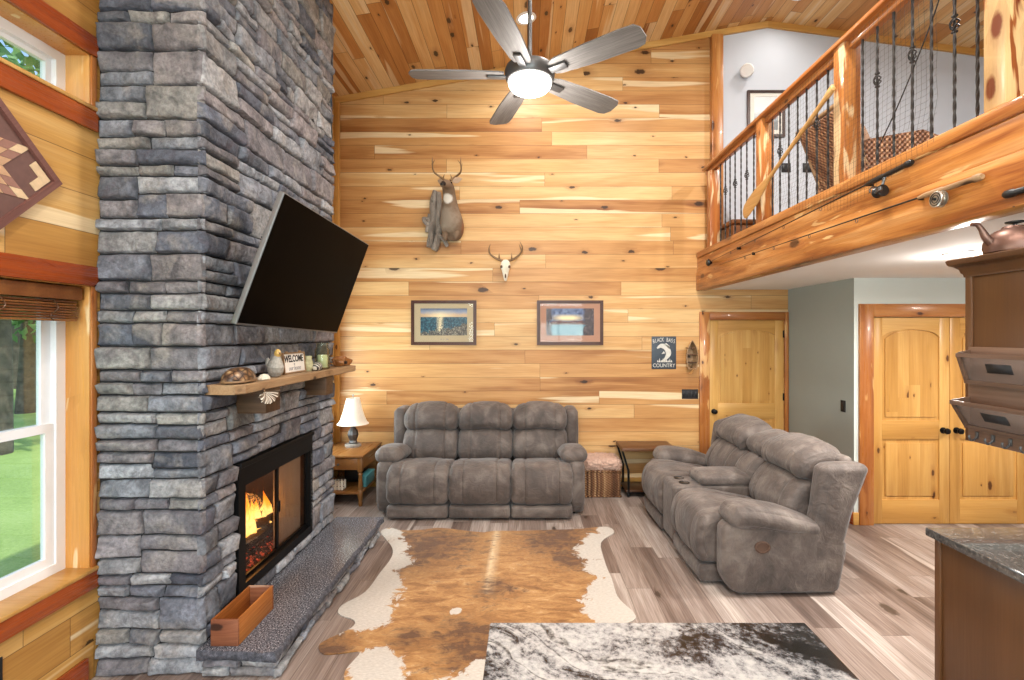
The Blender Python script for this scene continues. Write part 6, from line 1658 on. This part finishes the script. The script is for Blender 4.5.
def tree(label, x, y, h, r_, lean=0.0):
    z0 = -0.35 + 0.012 * (abs(x) - 2.5)
    t = thing('leafy_tree', label, 'tree', (x, y, z0), 0, 'trees beyond the lawn')
    tr = MB(); P = bez([(0, 0, -0.2), (lean * 0.3, 0.1, h * 0.3), (lean * 0.7, 0.0, h * 0.6), (lean, 0.1, h * 0.92)], 5)
    tr.tube(P, lerp_list([r_ * 1.3, r_, r_ * 0.7, r_ * 0.3], len(P)), 10)
    for k in range(7):
        a = 2 * PI * k / 7 + x; zb = h * (0.35 + 0.07 * k)
        tr.tube([(lean * zb / h, 0, zb), (lean * zb / h + math.cos(a) * 0.9, math.sin(a) * 0.9, zb + 0.7), (lean * zb / h + math.cos(a) * 1.8, math.sin(a) * 1.8, zb + 1.0)], [r_ * 0.4, r_ * 0.25, r_ * 0.08], 6)
    tr.build('trunk', M['treebark'], t)
    cr = MB()
    for k in range(9):
        a = 2.4 * k; rr = 0.9 + 0.12 * k
        leaves(cr, (lean * 0.7 + rr * math.cos(a), rr * math.sin(a), h * (0.42 + 0.065 * k)), 1.5, 1.2, 330, 0.16)
    o = cr.build('foliage', M['leaf'], t, sharp=0, fix=False); o['kind'] = 'stuff'
tree('leafy tree with a pale trunk at the edge of the lawn', -13.5, 13.2, 7.0, 0.18)
tree('tall leafy tree standing farthest beyond the lawn', -19.5, 18.5, 10.0, 0.25, 0.5)
tree('spreading leafy tree whose crown shows through the high window', -9.3, 8.6, 8.6, 0.16, -0.3)
tree('leafy tree between the pale trunk and the house', -12.0, 18.5, 8.0, 0.2)
wd_ = MB()
for k in range(26):
    a = k / 25; x = -26 + 14 * math.sin(a * PI) * 0.3 - 2; y = 4 + 26 * a
    for q in range(3): leaves(wd_, (x + trn.uniform(-1.5, 1.5), y, 0.6 + q * 2.2), 1.8, 1.5, 230, 0.3)
tag(wd_.build('woodland_edge', M['leaf'], at=(-26, 15, 0), sharp=0, fix=False), 'mass of green woodland foliage across the far side of the lawn', 'foliage', kind='stuff')

# ------------------------------------------------------------------ light
def light(name, typ, loc, energy, color=(1, 1, 1), size=0.2, rot=(0, 0, 0), **kw):
    l = bpy.data.lights.new(name, typ); l.energy = energy; l.color = color
    if typ == 'AREA': l.shape = kw.get('shape', 'DISK'); l.size = size; l.size_y = kw.get('size_y', size)
    elif typ in ('POINT', 'SPOT'): l.shadow_soft_size = size
    if typ == 'SUN': l.angle = size
    if 'spread' in kw: l.spread = kw['spread']
    o = bpy.data.objects.new(name, l); o.location = loc; o.rotation_euler = rot; C.objects.link(o); return o
sun = light('sun', 'SUN', (0, 0, 10), 2.6, (1, 0.96, 0.88), R(1.0)); sun.rotation_euler = Vector((-0.45, 0.3, -0.9)).to_track_quat('-Z', 'Y').to_euler()
WARM = (1.0, 0.95, 0.89)
def can(x, y, z, e, tilt=0.0):
    light('can_light', 'AREA', (x, y, z - 0.02), e, WARM, 0.16, (0, tilt, 0), spread=R(170))
can(-0.01, 5.12, ceil_z(-0.01), 22, SL); can(3.05, 5.5, ceil_z(3.05), 6, SRt); can(3.0, 3.33, 2.405, 30)
light('downlight_glow', 'POINT', (3.0, 3.33, 2.33), 14, WARM, 0.05)
light('fan_light', 'POINT', (fx, fy, fz - 0.26), 32, WARM, 0.14)
# cans added out of view, behind the camera and over kitchen and loft, for brightness
extra = [('lit downlight in the wood ceiling behind the island', -0.6, 0.2, ceil_z(-0.6), SL, 65), ('lit downlight in the wood ceiling above the island', 1.2, 0.4, ceil_z(1.2), SL, 50), ('lit downlight in the wood ceiling nearest the rear windows', 0.2, -1.8, ceil_z(0.2), SL, 90),
         ('lit downlight in the wood ceiling over the middle of the room', 1.35, 3.2, ceil_z(1.35), SL, 100),
         ('lit downlight over the middle of the loft', 4.0, 3.5, ceil_z(4.0), SRt, 80), ('lit downlight beneath the loft by the closet', 4.6, 3.3, 2.409, 0, 45), ('lit downlight beneath the loft over the worktop', 2.9, 2.75, 2.409, 0, 26)]
for (lb, x, y, z, s_, e) in extra:
    downlight(lb, x, y, z - 0.001, s_, 0.09); can(x, y, z, e, s_)
light('fire_light', 'POINT', (-2.0, 3.5, 0.6), 8, (1, 0.45, 0.12), 0.12)
# area lamps added outside the unseen windows to strengthen the daylight
DAY = (0.86, 0.93, 1.0)
for (y0, y1) in spans[1:]:
    light('window_daylight', 'AREA', (XL - 0.30, (y0 + y1) / 2, (WZ[0] + WZ[1]) / 2), 60, DAY, 1.1, (0, R(-90), 0), shape='RECTANGLE', size_y=1.4)
for (x0_, x1_, z0, z1) in rear:
    light('window_daylight', 'AREA', ((x0_ + x1_) / 2, YR - 0.22, (z0 + z1) / 2), 95, DAY, x1_ - x0_, (R(90), 0, 0), shape='RECTANGLE', size_y=z1 - z0)
w = bpy.data.worlds.new('World'); bpy.context.scene.world = w; w.use_nodes = True
nt = w.node_tree; bg = nt.nodes['Background']
sky = nt.nodes.new('ShaderNodeTexSky'); sky.sky_type = 'NISHITA'; sky.sun_disc = False; sky.sun_elevation = R(55); sky.sun_rotation = R(120)
nt.links.new(sky.outputs[0], bg.inputs[0]); bg.inputs[1].default_value = 0.3

# ------------------------------------------------------------------ camera
cam = bpy.data.cameras.new('camera'); co = bpy.data.objects.new('camera', cam); C.objects.link(co)
co.location = (0, 0, H); co.rotation_euler = (R(90), 0, 0)
cam.sensor_fit = 'HORIZONTAL'; cam.sensor_width = 36; cam.lens = F / 1024 * 36
cam.shift_x = -(CU - 512) / 1024; cam.shift_y = -(340 - CV) / 1024
cam.clip_start = 0.02; cam.clip_end = 200
sc = bpy.context.scene; sc.camera = co
sc.view_settings.view_transform = 'Standard'; sc.view_settings.look = 'None'; sc.view_settings.exposure = 0.3; sc.view_settings.gamma = 1; sc.view_settings.use_curve_mapping = False
sc.cycles.max_bounces = 8; sc.cycles.diffuse_bounces = 4; sc.cycles.glossy_bounces = 3; sc.cycles.transparent_max_bounces = 12
sc.cycles.use_denoising = True; sc.cycles.sample_clamp_indirect = 6
